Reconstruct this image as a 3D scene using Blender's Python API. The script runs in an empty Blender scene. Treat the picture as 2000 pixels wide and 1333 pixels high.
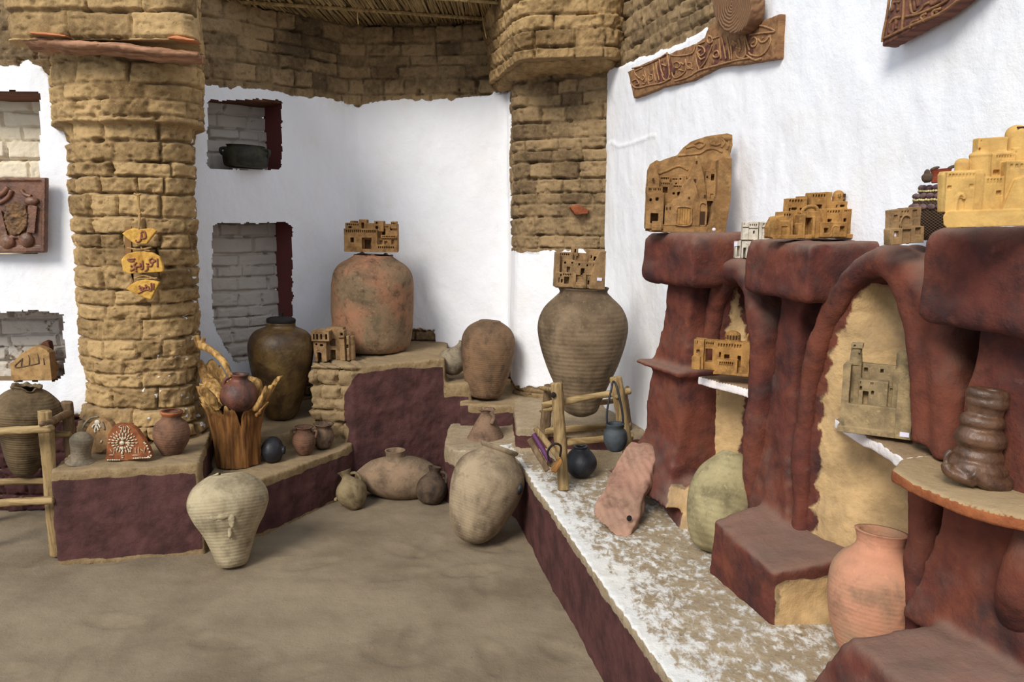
import bpy, math, random
import numpy as np
from math import radians as R, sin, cos, tan, atan, pi
random.seed(7); rng = np.random.default_rng(7)
scene = bpy.context.scene; COL = scene.collection
F = 1500.0; TH = R(8.95); CT, ST = cos(TH), sin(TH); EYE = 1.5; CY = 666.5
# ---------- camera geometry ----------
def ray(px, py):
    x = (px-1000)/F; u = (CY-py)/F
    return np.array([x, CT+u*ST, -ST+u*CT])
def atz(px, py, z):
    d = ray(px, py); return np.array([0, 0, EYE]) + d*((z-EYE)/d[2])
def aty(px, py, Y):
    d = ray(px, py); return np.array([0, 0, EYE]) + d*(Y/d[1])
def dep(Y, z): return Y*CT+(EYE-z)*ST
def xat(px, Y, z): return (px-1000)/F*dep(Y, z)
def proj(P):
    P = np.asarray(P, float); d = P[..., 1]*CT+(EYE-P[..., 2])*ST
    u = (P[..., 1]*ST+(P[..., 2]-EYE)*CT)/d
    return 1000+F*P[..., 0]/d, CY-F*u
WX0, WY0, WS = .54, 4.35, .26          # right wall: X = WX0 + WS*(WY0-Y)
def wallx(Y): return WX0+WS*(WY0-Y)
_l = math.hypot(WS, 1); WT = np.array([WS/_l, -1/_l, 0]); WN = np.array([-1/_l, -WS/_l, 0])   # along wall to camera; into room
def onwall(px, py, off=0.0):
    d = ray(px, py); o = np.array([0, 0, EYE]); w = np.array([WX0, WY0, 0])+WN*off
    return o+d*(np.dot(w-o, WN)/np.dot(d, WN))
# ---------- noise ----------
def _h(i, j, k, s):
    n = (i*374761393+j*668265263+k*2147483647+s*974634777) & 0xffffffff
    n = ((n ^ (n >> 13))*1274126177) & 0xffffffff
    n = ((n ^ (n >> 15))*2246822519) & 0xffffffff
    return ((n ^ (n >> 14)) & 0xffff)/65535.0
def vn(x, y, z=0.0, s=0):
    x, y, z = np.broadcast_arrays(np.asarray(x, float), np.asarray(y, float), np.asarray(z, float))
    i = np.floor(x).astype(np.int64); j = np.floor(y).astype(np.int64); k = np.floor(z).astype(np.int64)
    a = x-i; b = y-j; c = z-k; a = a*a*(3-2*a); b = b*b*(3-2*b); c = c*c*(3-2*c)
    def L(p, q, t): return p+(q-p)*t
    r = []
    for dk in (0, 1):
        r.append(L(L(_h(i, j, k+dk, s), _h(i+1, j, k+dk, s), a), L(_h(i, j+1, k+dk, s), _h(i+1, j+1, k+dk, s), a), b))
    return L(r[0], r[1], c)*2-1
def fbm(x, y, z=0.0, o=4, s=0):
    t = 0; a = 1; q = 0
    for n in range(o):
        t = t+a*vn(np.asarray(x)*2**n, np.asarray(y)*2**n, np.asarray(z)*2**n, s+n*17); q += a; a *= .5
    return t/q
def fp(P, sc, o=4, s=0): return fbm(P[..., 0]*sc, P[..., 1]*sc, P[..., 2]*sc, o, s)
def ss(a, b, x):
    t = np.clip((x-a)/(b-a), 0, 1); return t*t*(3-2*t)
# ---------- meshes ----------
def mesh(name, V, faces, mat=None, parent=None, smooth=True, attrs=None):
    me = bpy.data.meshes.new(name); V = np.asarray(V, float)
    if isinstance(faces, np.ndarray):
        n, k = faces.shape
        me.vertices.add(len(V)); me.vertices.foreach_set('co', V.ravel())
        me.loops.add(n*k); me.loops.foreach_set('vertex_index', faces.ravel().astype(np.int32))
        me.polygons.add(n); me.polygons.foreach_set('loop_start', np.arange(0, n*k, k, dtype=np.int32))
        me.polygons.foreach_set('loop_total', np.full(n, k, dtype=np.int32)); me.update(calc_edges=True)
    else:
        me.from_pydata([tuple(v) for v in V], [], [tuple(int(i) for i in f) for f in faces]); me.update()
    if smooth: me.polygons.foreach_set('use_smooth', np.ones(len(me.polygons), bool))
    if attrs:
        for k, a in attrs.items():
            at = me.attributes.new(k, 'FLOAT', 'POINT'); at.data.foreach_set('value', np.asarray(a, np.float32).ravel())
    o = bpy.data.objects.new(name, me); COL.objects.link(o)
    if mat: me.materials.append(mat)
    if parent:
        o.parent = parent
    return o
def tag(o, label=None, cat=None, group=None, kind=None):
    if label: o['label'] = label
    if cat: o['category'] = cat
    if group: o['group'] = group
    if kind: o['kind'] = kind
    return o
def thing(name, label, cat, loc=(0, 0, 0), rz=0, group=None):
    o = bpy.data.objects.new(name, None); o.empty_display_size = .05; COL.objects.link(o)
    o.location = loc; o.rotation_euler = (0, 0, rz); return tag(o, label, cat, group)
def gridfaces(nv, nu, keep=None):
    i = np.arange(nv-1)[:, None]*nu+np.arange(nu-1)[None, :]
    f = np.stack([i, i+1, i+nu+1, i+nu], -1)
    if keep is not None: return f[keep]
    return f.reshape(-1, 4)
def resample(path, step=None, n=None, smooth=2):
    p = np.array(path, float)
    for _ in range(smooth):
        q = [p[0]]
        for a, b in zip(p[:-1], p[1:]):
            L = np.linalg.norm(b-a); t = min(.3, .04/L) if L > 0 else .3
            q += [a+(b-a)*t, b-(b-a)*t]
        q.append(p[-1]); p = np.array(q)
    d = np.r_[0, np.cumsum(np.linalg.norm(np.diff(p, axis=0), axis=1))]
    if n is None: n = max(3, int(d[-1]/step))
    u = np.linspace(0, d[-1], n)
    return np.stack([np.interp(u, d, p[:, k]) for k in range(p.shape[1])], 1), u
def brick(u, v, bw=.2, bh=.08, seed=0, joint=.012, rough=1.0, rel=.018):
    """relief and tone of hand laid mud bricks"""
    v0 = v; v = v+.017*fbm(u*1.9, v*1.9, 0, 2, seed+5)+.006*rough*fbm(u*13, v*13, 0, 3, seed+6)
    q = v/bh; q = q+.16*np.sin(q*1.7+seed)*1.0
    row = np.floor(q).astype(np.int64)
    rr = _h(row, row*0+3, row*0, seed); w = bw*(.62+.75*_h(row, row*0+9, row*0, seed))
    uu = (u+.010*rough*fbm(u*12, v0*12, 0, 3, seed+8))/w+rr*3.7
    uu = uu+.13*np.sin(uu*2.4+row*1.9)
    bi = np.floor(uu).astype(np.int64); fu = uu-bi
    tilt = (_h(bi, row, row*0+7, seed)-.5)*.16
    du = np.minimum(fu, 1-fu)*w; fv = q-row+tilt*(fu-.5); dv = np.minimum(fv, 1-fv)*bh
    j = joint*.62*(.3+1.3*np.clip(.5+vn(u*9, v*9, 0, seed+11), 0, 1)); e = np.minimum(du, dv)+.0035*fbm(u*40, v*40, 0, 3, seed+13)
    body = ss(j*.1, j*.95+.003, e)
    t1 = _h(bi, row, row*0+1, seed); t2 = _h(bi, row, row*0+2, seed)
    fill = ss(-.1, .5, fbm(u*4.2, v*4.2, 1.3, 3, seed+21))*np.clip(rough, 0, 1)*.9
    fr = (fu-.5)*(_h(bi, row, row*0+8, seed)-.5)*.012+(fv-.5)*(_h(bi, row, row*0+9, seed)-.3)*.012
    h = body*rel*(.35+.5*t1)*(1-.7*fill)+fill*.009+fr*body*1.2
    chip = ss(.15, .5, fbm(u*26, v*26, 2, 3, seed+71)); h = h-.007*chip*rough
    h = h+rough*(.0075*fbm(u*34, v*34, 0, 4, seed+31)+.005*np.abs(fbm(u*16, v*16, 5, 3, seed+35))+.008*fbm(u*6, v*6, 0, 4, seed+33))
    ee = np.minimum(du, dv); cr_ = (1-ss(.001, .0065, ee+.0015*fbm(u*60, v*60, 1, 2, seed+15)))*ss(-.25, .15, fbm(u*6, v*6, 9, 3, seed+45))*np.clip(rough+.3, 0, 1); h = h-.022*cr_
    hole = ss(.42, .62, vn(u*17, v*30, 0, seed+41))*(1-body)*(1-.6*fill)
    hole2 = ss(.62, .72, vn(u*30, v*44, 3, seed+43))*rough*.6
    return h-.034*hole-.014*hole2, .5+.55*(t2-.5)*body*(1-.4*fill)+.42*fbm(u*5, v*5, 7, 4, seed+51)-.12*(1-body), body
def brickwall(name, pathb, z0, z1, patht=None, step=.006, maskfn=None, holefn=None, mat=None, parent=None, seed=0,
              bw=.2, bh=.08, rough=1.0, rel=.018, cap=False, flip=1, extra=None, sm=2):
    pb, u = resample(pathb, step=step, smooth=sm); n = len(pb)
    pt = resample(patht, n=n, smooth=sm)[0] if patht is not None else pb
    nz = int((z1-z0)/step)+1; z = np.linspace(z0, z1, nz); k = (z-z0)/(z1-z0)
    XY = pb[None]*(1-k)[:, None, None]+pt[None]*k[:, None, None]
    T = np.gradient(XY, axis=1); T /= np.linalg.norm(T, axis=2, keepdims=True)+1e-9
    # soften normals around corners
    for _ in range(6): T[:, 1:-1] = (T[:, :-2]+2*T[:, 1:-1]+T[:, 2:])/4
    N = np.stack([T[..., 1], -T[..., 0]], -1)*flip
    P = np.concatenate([XY, np.broadcast_to(z[:, None, None], XY.shape[:2]+(1,))], -1)
    U = np.broadcast_to(u[None], P.shape[:2]); Z = P[..., 2]
    h, tone, body = brick(U, Z, bw, bh, seed, rough=rough, rel=rel)
    at = dict(pl=np.zeros_like(h), red=np.zeros_like(h), tan=np.zeros_like(h))
    if maskfn:
        m = maskfn(P, U); at.update({q: m[q] for q in m if q in at})
        w = m.get('cover', np.clip(at['pl'], 0, 1))
        hp = .022+.014*fbm(U*2.2, Z*1.6, 3, 3, seed+61)+.0040*fbm(U*14, Z*6, 3, 4, seed+63)+.0035*np.abs(fbm(U*7+Z*2, Z*5, 5, 3, seed+65))
        hp = hp+.25*(h-.012)*m.get('thin', 0)
        h = h*(1-w)+hp*w
        if 'dh' in m: h = h+m['dh']
    if extra is not None: h = h+extra(P, U)
    keep = None
    if holefn is not None:
        hol = holefn(P, U)                      # >0 inside the hole
        keep = ~(hol[:-1, :-1] & hol[1:, :-1] & hol[:-1, 1:] & hol[1:, 1:])
    Q = P.copy(); Q[..., :2] += N*h[..., None]
    faces = gridfaces(nz, n, keep)
    if flip < 0: faces = faces[:, ::-1]
    V = Q.reshape(-1, 3); A = {q: a.reshape(-1) for q, a in at.items()}; A['tone'] = tone.reshape(-1)
    o = mesh(name, V, faces, mat, parent, attrs=A)
    if cap:
        me = o.data
        import bmesh
        bm = bmesh.new(); bm.from_mesh(me); bm.verts.ensure_lookup_table()
        bm.faces.new([bm.verts[i] for i in range(n-1, -1, -1)]) ; bm.to_mesh(me); bm.free()
    return o
# closed solids for remeshing
def box(x0, x1, y0, y1, z0, z1):
    V = [(x, y, z) for z in (z0, z1) for y in (y0, y1) for x in (x0, x1)]
    return V, [(0, 2, 3, 1), (4, 5, 7, 6), (0, 1, 5, 4), (2, 6, 7, 3), (0, 4, 6, 2), (1, 3, 7, 5)]
def loft(secs):
    """secs: list of rings (each list of 3D points, same count)"""
    n = len(secs[0]); V = [tuple(p) for s in secs for p in s]; Fc = []
    for i in range(len(secs)-1):
        for j in range(n):
            a = i*n+j; b = i*n+(j+1) % n; Fc.append((a, b, b+n, a+n))
    Fc.append(tuple(range(n-1, -1, -1))); Fc.append(tuple((len(secs)-1)*n+j for j in range(n)))
    return V, Fc
def prism(poly, z0, z1, shrink=0):
    c = np.mean(np.array(poly)[:, :2], axis=0)
    def ring(z, k): return [(c[0]+(p[0]-c[0])*k, c[1]+(p[1]-c[1])*k, z) for p in poly]
    return loft([ring(z0, 1), ring(z1, 1-shrink)])
def extr(poly3, vec):
    v = np.array(vec); return loft([[tuple(p) for p in poly3], [tuple(np.array(p)+v) for p in poly3]])
def frames(path):
    p = np.array(path, float); T = np.gradient(p, axis=0); T /= np.linalg.norm(T, axis=1, keepdims=True)+1e-12
    a = np.array([0, 0, 1.0]) if abs(T[0][2]) < .9 else np.array([1.0, 0, 0])
    X = np.cross(a, T[0]); X /= np.linalg.norm(X); out = []
    for t in T:
        X = X-t*np.dot(X, t); X /= np.linalg.norm(X); out.append((X.copy(), np.cross(t, X)))
    return p, T, out
def tube(path, rad, seg=10, flat=1.0, up=None):
    p, T, fr = frames(path); r = np.broadcast_to(np.asarray(rad, float), (len(p),)); rings = []
    for i, (X, Y) in enumerate(fr):
        if up is not None:
            X = np.cross(up, T[i]); X /= np.linalg.norm(X); Y = np.cross(T[i], X)
        rings.append([tuple(p[i]+r[i]*(cos(a)*X+flat*sin(a)*Y)) for a in np.linspace(0, 2*pi, seg, endpoint=False)])
    return loft(rings)
def spline(pts, n=40):
    p = np.array(pts, float); p = np.vstack([2*p[0]-p[1], p, 2*p[-1]-p[-2]]); out = []
    m = len(p)-3
    for t in np.linspace(0, m-1e-9, n):
        i = int(t); f = t-i; a, b, c, d = p[i:i+4]
        out.append(.5*((2*b)+(-a+c)*f+(2*a-5*b+4*c-d)*f*f+(-a+3*b-3*c+d)*f**3))
    return np.array(out)
def ell(c, r, nu=24, nv=14, zmin=-1):
    rings = []
    for v in np.linspace(-pi/2+.02, pi/2-.02, nv):
        z = max(sin(v), zmin)
        rings.append([(c[0]+r[0]*cos(v)*cos(a), c[1]+r[1]*cos(v)*sin(a), c[2]+r[2]*z) for a in np.linspace(0, 2*pi, nu, endpoint=False)])
    return loft(rings)
def vox(x0, x1, y0, y1, z0, z1, pk=()):
    """box with rectangular pockets"""
    def cuts(a, b, i):
        s = {a, b}
        for p in pk:
            for q in (p[i], p[i+1]):
                if a < q < b: s.add(q)
        return sorted(s)
    xs, ys, zs = cuts(x0, x1, 0), cuts(y0, y1, 2), cuts(z0, z1, 4)
    nx, ny, nz = len(xs)-1, len(ys)-1, len(zs)-1
    S = np.zeros((nx+2, ny+2, nz+2), bool)
    for i in range(nx):
        for j in range(ny):
            for k in range(nz):
                c = ((xs[i]+xs[i+1])/2, (ys[j]+ys[j+1])/2, (zs[k]+zs[k+1])/2)
                S[i+1, j+1, k+1] = not any(p[0] < c[0] < p[1] and p[2] < c[1] < p[3] and p[4] < c[2] < p[5] for p in pk)
    V = {}; Fc = []
    def vi(i, j, k): return V.setdefault((i, j, k), len(V))
    D = [((1, 0, 0), [(1, 0, 0), (1, 1, 0), (1, 1, 1), (1, 0, 1)]), ((-1, 0, 0), [(0, 0, 0), (0, 0, 1), (0, 1, 1), (0, 1, 0)]),
         ((0, 1, 0), [(0, 1, 0), (0, 1, 1), (1, 1, 1), (1, 1, 0)]), ((0, -1, 0), [(0, 0, 0), (1, 0, 0), (1, 0, 1), (0, 0, 1)]),
         ((0, 0, 1), [(0, 0, 1), (1, 0, 1), (1, 1, 1), (0, 1, 1)]), ((0, 0, -1), [(0, 0, 0), (0, 1, 0), (1, 1, 0), (1, 0, 0)])]
    for i in range(nx):
        for j in range(ny):
            for k in range(nz):
                if not S[i+1, j+1, k+1]: continue
                for d, q in D:
                    if not S[i+1+d[0], j+1+d[1], k+1+d[2]]:
                        Fc.append(tuple(vi(i+a, j+b, k+c) for a, b, c in q))
    P = [None]*len(V)
    for (i, j, k), n in V.items(): P[n] = (xs[i], ys[j], zs[k])
    return P, Fc
def xf(s, rz=0, ry=0, rx=0, off=(0, 0, 0), piv=(0, 0, 0), taper=None):
    V = np.array(s[0], float)-np.array(piv)
    for ax, a in ((0, rx), (1, ry), (2, rz)):
        if a:
            c, q = cos(a), sin(a); i, j = [(1, 2), (2, 0), (0, 1)][ax]
            A = V[:, i].copy(); B = V[:, j].copy(); V[:, i] = c*A-q*B; V[:, j] = q*A+c*B
    return [tuple(v) for v in V+np.array(piv)+np.array(off)], s[1]
def merge(solids):
    V = []; Fc = []
    for v, f in solids:
        n = len(V); V += list(v); Fc += [tuple(i+n for i in q) for q in f]
    return V, Fc
def solid(name, solids, voxel, mat, parent=None, disp=(), smooth=2, attrfn=None, dispfn=None, dec=None):
    V, Fc = merge(solids)
    me = bpy.data.meshes.new(name); me.from_pydata([tuple(map(float, v)) for v in V], [], Fc); me.update()
    t = bpy.data.objects.new('tmp', me); COL.objects.link(t)
    m = t.modifiers.new('r', 'REMESH'); m.mode = 'VOXEL'; m.voxel_size = voxel
    if smooth:
        s = t.modifiers.new('s', 'SMOOTH'); s.factor = .5; s.iterations = smooth
    dg = bpy.context.evaluated_depsgraph_get(); ev = t.evaluated_get(dg)
    m2 = bpy.data.meshes.new_from_object(ev); m2.name = name
    bpy.data.objects.remove(t); bpy.data.meshes.remove(me)
    n = len(m2.vertices); P = np.empty(n*3, np.float32); m2.vertices.foreach_get('co', P); P = P.reshape(-1, 3).astype(float)
    N = np.empty(n*3, np.float32); m2.vertices.foreach_get('normal', N); N = N.reshape(-1, 3).astype(float)
    h = np.zeros(n)
    for k, (sc, amp) in enumerate(disp): h += amp*fp(P, sc, 4, 100+k*7)
    if dispfn is not None: h += dispfn(P, N)
    A = attrfn(P, N) if attrfn else {}
    P = P+N*h[:, None]
    m2.vertices.foreach_set('co', P.astype(np.float32).ravel())
    for k, a in A.items():
        at = m2.attributes.new(k, 'FLOAT', 'POINT'); at.data.foreach_set('value', np.broadcast_to(np.asarray(a, np.float32), (n,)).copy())
    m2.polygons.foreach_set('use_smooth', np.ones(len(m2.polygons), bool)); m2.update()
    m2.materials.clear(); m2.materials.append(mat)
    o = bpy.data.objects.new(name, m2); COL.objects.link(o)
    if parent: o.parent = parent
    return o
# ---------- materials ----------
def lin(c): return tuple(((x/255)/12.92 if x/255 <= .04045 else ((x/255+.055)/1.055)**2.4) for x in c)+(1,)
class NT:
    def __init__(s, name):
        s.m = bpy.data.materials.new(name); s.m.use_nodes = True; s.t = s.m.node_tree; s.t.nodes.clear()
        s.out = s.n('ShaderNodeOutputMaterial'); s.b = s.n('ShaderNodeBsdfPrincipled'); s.l(s.b.outputs[0], s.out.inputs[0])
        s.b.inputs['Roughness'].default_value = .9; s.b.inputs['Specular IOR Level'].default_value = .2
        s.co = s.n('ShaderNodeTexCoord').outputs['Object']
    def n(s, t, **k):
        o = s.t.nodes.new(t)
        for a, b in k.items(): setattr(o, a, b)
        return o
    def l(s, a, b): s.t.links.new(a, b)
    def put(s, v, i):
        if hasattr(v, 'is_output'): s.l(v, i)
        else: i.default_value = v
    def noise(s, sc, det=5, rough=.6, vec=None, dist=0, stretch=None):
        v = vec or s.co
        if stretch:
            mp = s.n('ShaderNodeMapping'); s.l(v, mp.inputs[0]); mp.inputs['Scale'].default_value = stretch; v = mp.outputs[0]
        q = s.n('ShaderNodeTexNoise'); s.l(v, q.inputs['Vector']); q.inputs['Scale'].default_value = sc
        q.inputs['Detail'].default_value = det; q.inputs['Roughness'].default_value = rough; q.inputs['Distortion'].default_value = dist
        return q.outputs[0]
    def attr(s, name): return s.n('ShaderNodeAttribute', attribute_name=name).outputs['Fac']
    def math(s, op, a, b=0.0, c=0.0):
        q = s.n('ShaderNodeMath', operation=op); s.put(a, q.inputs[0]); s.put(b, q.inputs[1])
        if len(q.inputs) > 2: s.put(c, q.inputs[2])
        return q.outputs[0]
    def step(s, x, a, b):
        q = s.n('ShaderNodeMapRange', interpolation_type='SMOOTHSTEP'); s.put(x, q.inputs[0])
        q.inputs[1].default_value = a; q.inputs[2].default_value = b; return q.outputs[0]
    def mix(s, f, a, b, mode='MIX'):
        q = s.n('ShaderNodeMix', data_type='RGBA', blend_type=mode); s.put(f, q.inputs[0]); s.put(a, q.inputs[6]); s.put(b, q.inputs[7])
        return q.outputs[2]
    def bump(s, hs):
        """hs: list of (height, strength, distance)"""
        last = None
        for h, st, di in hs:
            q = s.n('ShaderNodeBump'); s.l(h, q.inputs['Height']); q.inputs['Strength'].default_value = st; q.inputs['Distance'].default_value = di
            if last: s.l(last, q.inputs['Normal'])
            last = q.outputs[0]
        s.l(last, s.b.inputs['Normal'])
    def base(s, c): s.put(c, s.b.inputs['Base Color'])
def masonry(name, mud=(172, 146, 108), mud2=(128, 104, 72), white=(236, 236, 240), red=(104, 56, 54), red2=(80, 40, 42), tan_=(214, 178, 124),
            dust=(160, 138, 108), dustamt=.6, bumpk=1.0, scuff=.35, dlo=.55, dhi=.95, fine=0, haze=0):
    k_ = lambda c, q: tuple(x*q for x in c)
    mud, mud2, red, red2, tan_, dust = k_(mud, .92), k_(mud2, .84), k_(red, .88), k_(red2, .80), k_(tan_, .96), k_(dust, .88)
    t = NT(name)
    n1 = t.noise(3.5, 6); n2 = t.noise(26, 6, .65); n3 = t.noise(120, 4, .7); n4 = t.noise(9, 6, .65)
    tone = t.attr('tone')
    c = t.mix(t.step(t.math('ADD', t.math('MULTIPLY', tone, .75), t.math('MULTIPLY', n2, .75)), .35, 1.05), lin(mud2), lin(mud))
    c = t.mix(t.math('MULTIPLY', t.step(n1, .5, .75), .5), c, lin((132, 108, 76)))
    c = t.mix(t.math('MULTIPLY', t.step(n3, .58, .75), .5), c, lin((206, 182, 140)))
    c = t.mix(t.math('MULTIPLY', t.step(t.noise(55, 5, .7), .56, .68), .55), c, lin((88, 68, 46)))
    # tan niche plaster
    tc = t.mix(t.step(n4, .35, .7), lin(tan_), lin(tuple(int(x*.84) for x in tan_)))
    tm = t.step(t.math('ADD', t.attr('tan'), t.math('MULTIPLY', t.math('SUBTRACT', n2, .5), 1.1)), .4, .6)
    c = t.mix(tm, c, tc)
    # whitewash
    wc = t.mix(t.math('MULTIPLY', t.step(n1, .45, .8), .35), lin(white), lin((226, 218, 200)))
    wn = t.math('ADD', t.math('MULTIPLY', t.math('SUBTRACT', n2, .5), .9), t.math('MULTIPLY', t.math('SUBTRACT', n4, .5), .9))
    if fine:
        nf = t.noise(34, 7, .72, dist=.4, stretch=(1, .6, 1)); wn = t.math('ADD', t.math('MULTIPLY', t.math('SUBTRACT', nf, .5), 2.0), t.math('MULTIPLY', t.math('SUBTRACT', n4, .5), .8))
    wm = t.step(t.math('ADD', t.attr('pl'), wn), .34 if fine else .42, .74 if fine else .58)
    c = t.mix(wm, c, wc)
    # red paint
    rc = t.mix(t.step(n4, .35, .7), lin(red), lin(red2))
    rc = t.mix(t.math('MULTIPLY', t.step(n2, .58, .8), scuff), rc, lin((122, 84, 76)))
    if haze: rc = t.mix(t.math('MULTIPLY', t.step(t.math('ADD', n1, t.math('MULTIPLY', t.math('SUBTRACT', n2, .5), .4)), .42, .66), haze), rc, lin((138, 78, 54)))
    rm = t.step(t.math('ADD', t.attr('red'), t.math('MULTIPLY', wn, .8)), .42, .58)
    c = t.mix(rm, c, rc)
    # dust lying on upward faces
    geo = t.n('ShaderNodeNewGeometry'); sp = t.n('ShaderNodeSeparateXYZ'); t.l(geo.outputs['Normal'], sp.inputs[0])
    dm = t.math('MULTIPLY', t.step(t.math('ADD', sp.outputs[2], t.math('MULTIPLY', t.math('SUBTRACT', n4, .5), .9)), dlo, dhi), dustamt)
    dm = t.math('MULTIPLY', dm, t.math('SUBTRACT', 1.0, t.math('MULTIPLY', wm, .85)))
    c = t.mix(dm, c, lin(dust)); t.base(c)
    t.bump([(n4, .3*bumpk, .02), (n2, .5*bumpk, .01), (n3, .4*bumpk, .004)])
    return t.m
def pot(name, a, b, c=None, camt=.5, ridge=.0, pitch=.012, rough=.75, scale=6, spec=.25, tilt=None, speck=.25):
    a = tuple(x*.95 for x in a); b = tuple(x*.88 for x in b); c = tuple(x*.88 for x in c) if c else None
    t = NT(name); n1 = t.noise(scale, 6, .6, dist=.6); n2 = t.noise(scale*5, 5, .65); n3 = t.noise(90, 3, .6)
    col = t.mix(t.step(n1, .35, .65), lin(a), lin(b))
    if c: col = t.mix(t.math('MULTIPLY', t.step(t.noise(scale*.6, 5, .62, dist=1.0, stretch=(1, 1, 1.4)), .48, .66), camt), col, lin(c))
    n4 = t.noise(scale*2.3, 6, .68, dist=.3)
    col = t.mix(t.math('MULTIPLY', t.step(n4, .46, .68), .55), col, lin(tuple(int(x*.66) for x in b)))
    col = t.mix(t.math('MULTIPLY', t.step(n2, .52, .72), speck*1.5), col, lin(tuple(int(x*.5) for x in a)))
    col = t.mix(t.math('MULTIPLY', t.step(n3, .58, .74), min(1, speck*1.2)), col, lin(tuple(min(255, int(x*1.25)) for x in a)))
    t.base(col); t.b.inputs['Roughness'].default_value = rough; t.b.inputs['Specular IOR Level'].default_value = spec
    hs = [(n4, .25, .010), (n2, .35, .006), (n3, .3, .002)]
    if ridge:
        sp = t.n('ShaderNodeSeparateXYZ'); t.l(t.co, sp.inputs[0])
        z = t.math('ADD', sp.outputs[2], t.math('MULTIPLY', t.noise(3, 2), .02))
        w = t.math('SINE', t.math('MULTIPLY', z, 2*pi/pitch)); w2 = t.math('SINE', t.math('MULTIPLY', z, 2*pi/pitch*.37))
        hs.append((t.math('ADD', w, w2), ridge, .0008))
    t.bump(hs); return t.m
def wood(name, a, b, axis=2, rough=.75, k=1.0):
    t = NT(name); st = [14, 14, 14]; st[axis] = 1.2
    n1 = t.noise(3*k, 6, .6, dist=.5, stretch=tuple(st)); n2 = t.noise(10*k, 5, .7, stretch=tuple(st)); n3 = t.noise(5, 4)
    col = t.mix(t.step(n1, .35, .68), lin(a), lin(b)); col = t.mix(t.math('MULTIPLY', t.step(n2, .55, .75), .55), col, lin(tuple(int(x*.45) for x in b)))
    col = t.mix(t.math('MULTIPLY', t.step(n3, .5, .8), .3), col, lin(tuple(int(x*.75) for x in a)))
    t.base(col); t.b.inputs['Roughness'].default_value = rough; t.bump([(n1, .5, .006), (n2, .5, .003)]); return t.m
def flat(name, c, rough=.7, spec=.3, k=.12):
    t = NT(name); n = t.noise(40, 4)
    t.base(t.mix(t.math('MULTIPLY', n, k*2), lin(c), lin(tuple(int(x*.7) for x in c)))); t.b.inputs['Roughness'].default_value = rough
    t.b.inputs['Specular IOR Level'].default_value = spec; t.bump([(n, .25, .002)]); return t.m
M_WALL = masonry('mud_and_plaster', mud=(168, 140, 102), mud2=(104, 84, 60), red=(86, 52, 50), red2=(66, 42, 42), bumpk=.6)
M_NICHE = masonry('niche_bricks', mud=(150, 128, 96), mud2=(110, 90, 66), white=(206, 196, 184))
M_NICHEL = masonry('cream_niche_bricks', mud=(190, 160, 116), mud2=(150, 120, 82), white=(228, 212, 184))
M_PILLAR = masonry('mud_brick', mud=(196, 162, 112), mud2=(124, 96, 60))
M_BENCH = masonry('burgundy_bench', red=(102, 66, 63), red2=(80, 53, 51))
M_PIER = masonry('rust_red_mud', red=(112, 60, 50), red2=(76, 48, 48), tan_=(212, 176, 126), dust=(150, 124, 108), dustamt=.62, scuff=.45, dlo=.0, dhi=1.0, haze=.4)
M_REVEAL = flat('burgundy_reveal', (130, 72, 70), .95)
M_LINTEL = wood('dark_lintel_wood', (124, 84, 62), (84, 54, 40), 0)
M_BEAMW = wood('weathered_beam', (172, 128, 98), (120, 84, 60), 0)
def poly_y(pts):
    xs = [p[0] for p in pts]; ys = [p[1] for p in pts]
    return lambda x: np.interp(x, xs, ys)
# ---------------- floor ----------------
nx = 420; ny = 420
gx = np.linspace(-4.5, 3.2, nx); gy = np.linspace(-2.2, 5.4, ny); GX, GY = np.meshgrid(gx, gy)
GZ = .012*fbm(GX*1.3, GY*1.3, 0, 3, 3)+.006*fbm(GX*6, GY*6, 0, 4, 9)+.003*fbm(GX*20, GY*20, 0, 3, 19)
for _ in range(90):            # shallow footprints in the dust
    cx, cy_, a = random.uniform(-2.2, .9), random.uniform(1.2, 3.6), random.uniform(0, pi)
    dx = (GX-cx)*cos(a)+(GY-cy_)*sin(a); dy = -(GX-cx)*sin(a)+(GY-cy_)*cos(a)
    d = np.sqrt((dx/.13)**2+(dy/.05)**2); GZ += -.006*(1-ss(.7, 1.0, d))+.003*np.exp(-((d-1.15)/.15)**2)
t = NT('packed_dirt'); n1 = t.noise(1.6, 6, .6); n2 = t.noise(14, 6, .7); n3 = t.noise(90, 4, .7)
c = t.mix(t.step(n1, .35, .7), lin((136, 121, 100)), lin((108, 94, 76))); c = t.mix(t.math('MULTIPLY', t.step(n2, .5, .8), .5), c, lin((120, 102, 82)))
c = t.mix(t.math('MULTIPLY', t.step(n3, .62, .75), .4), c, lin((168, 150, 126))); c = t.mix(t.math('MULTIPLY', t.step(t.noise(60, 3, .5), .7, .75), .5), c, lin((80, 68, 56)))
t.base(c); t.bump([(n2, .5, .012), (n3, .5, .004)]); t.b.inputs['Roughness'].default_value = 1
fl = mesh('floor', np.stack([GX, GY, GZ], -1).reshape(-1, 3), gridfaces(ny, nx), t.m); tag(fl, kind='structure')
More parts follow.
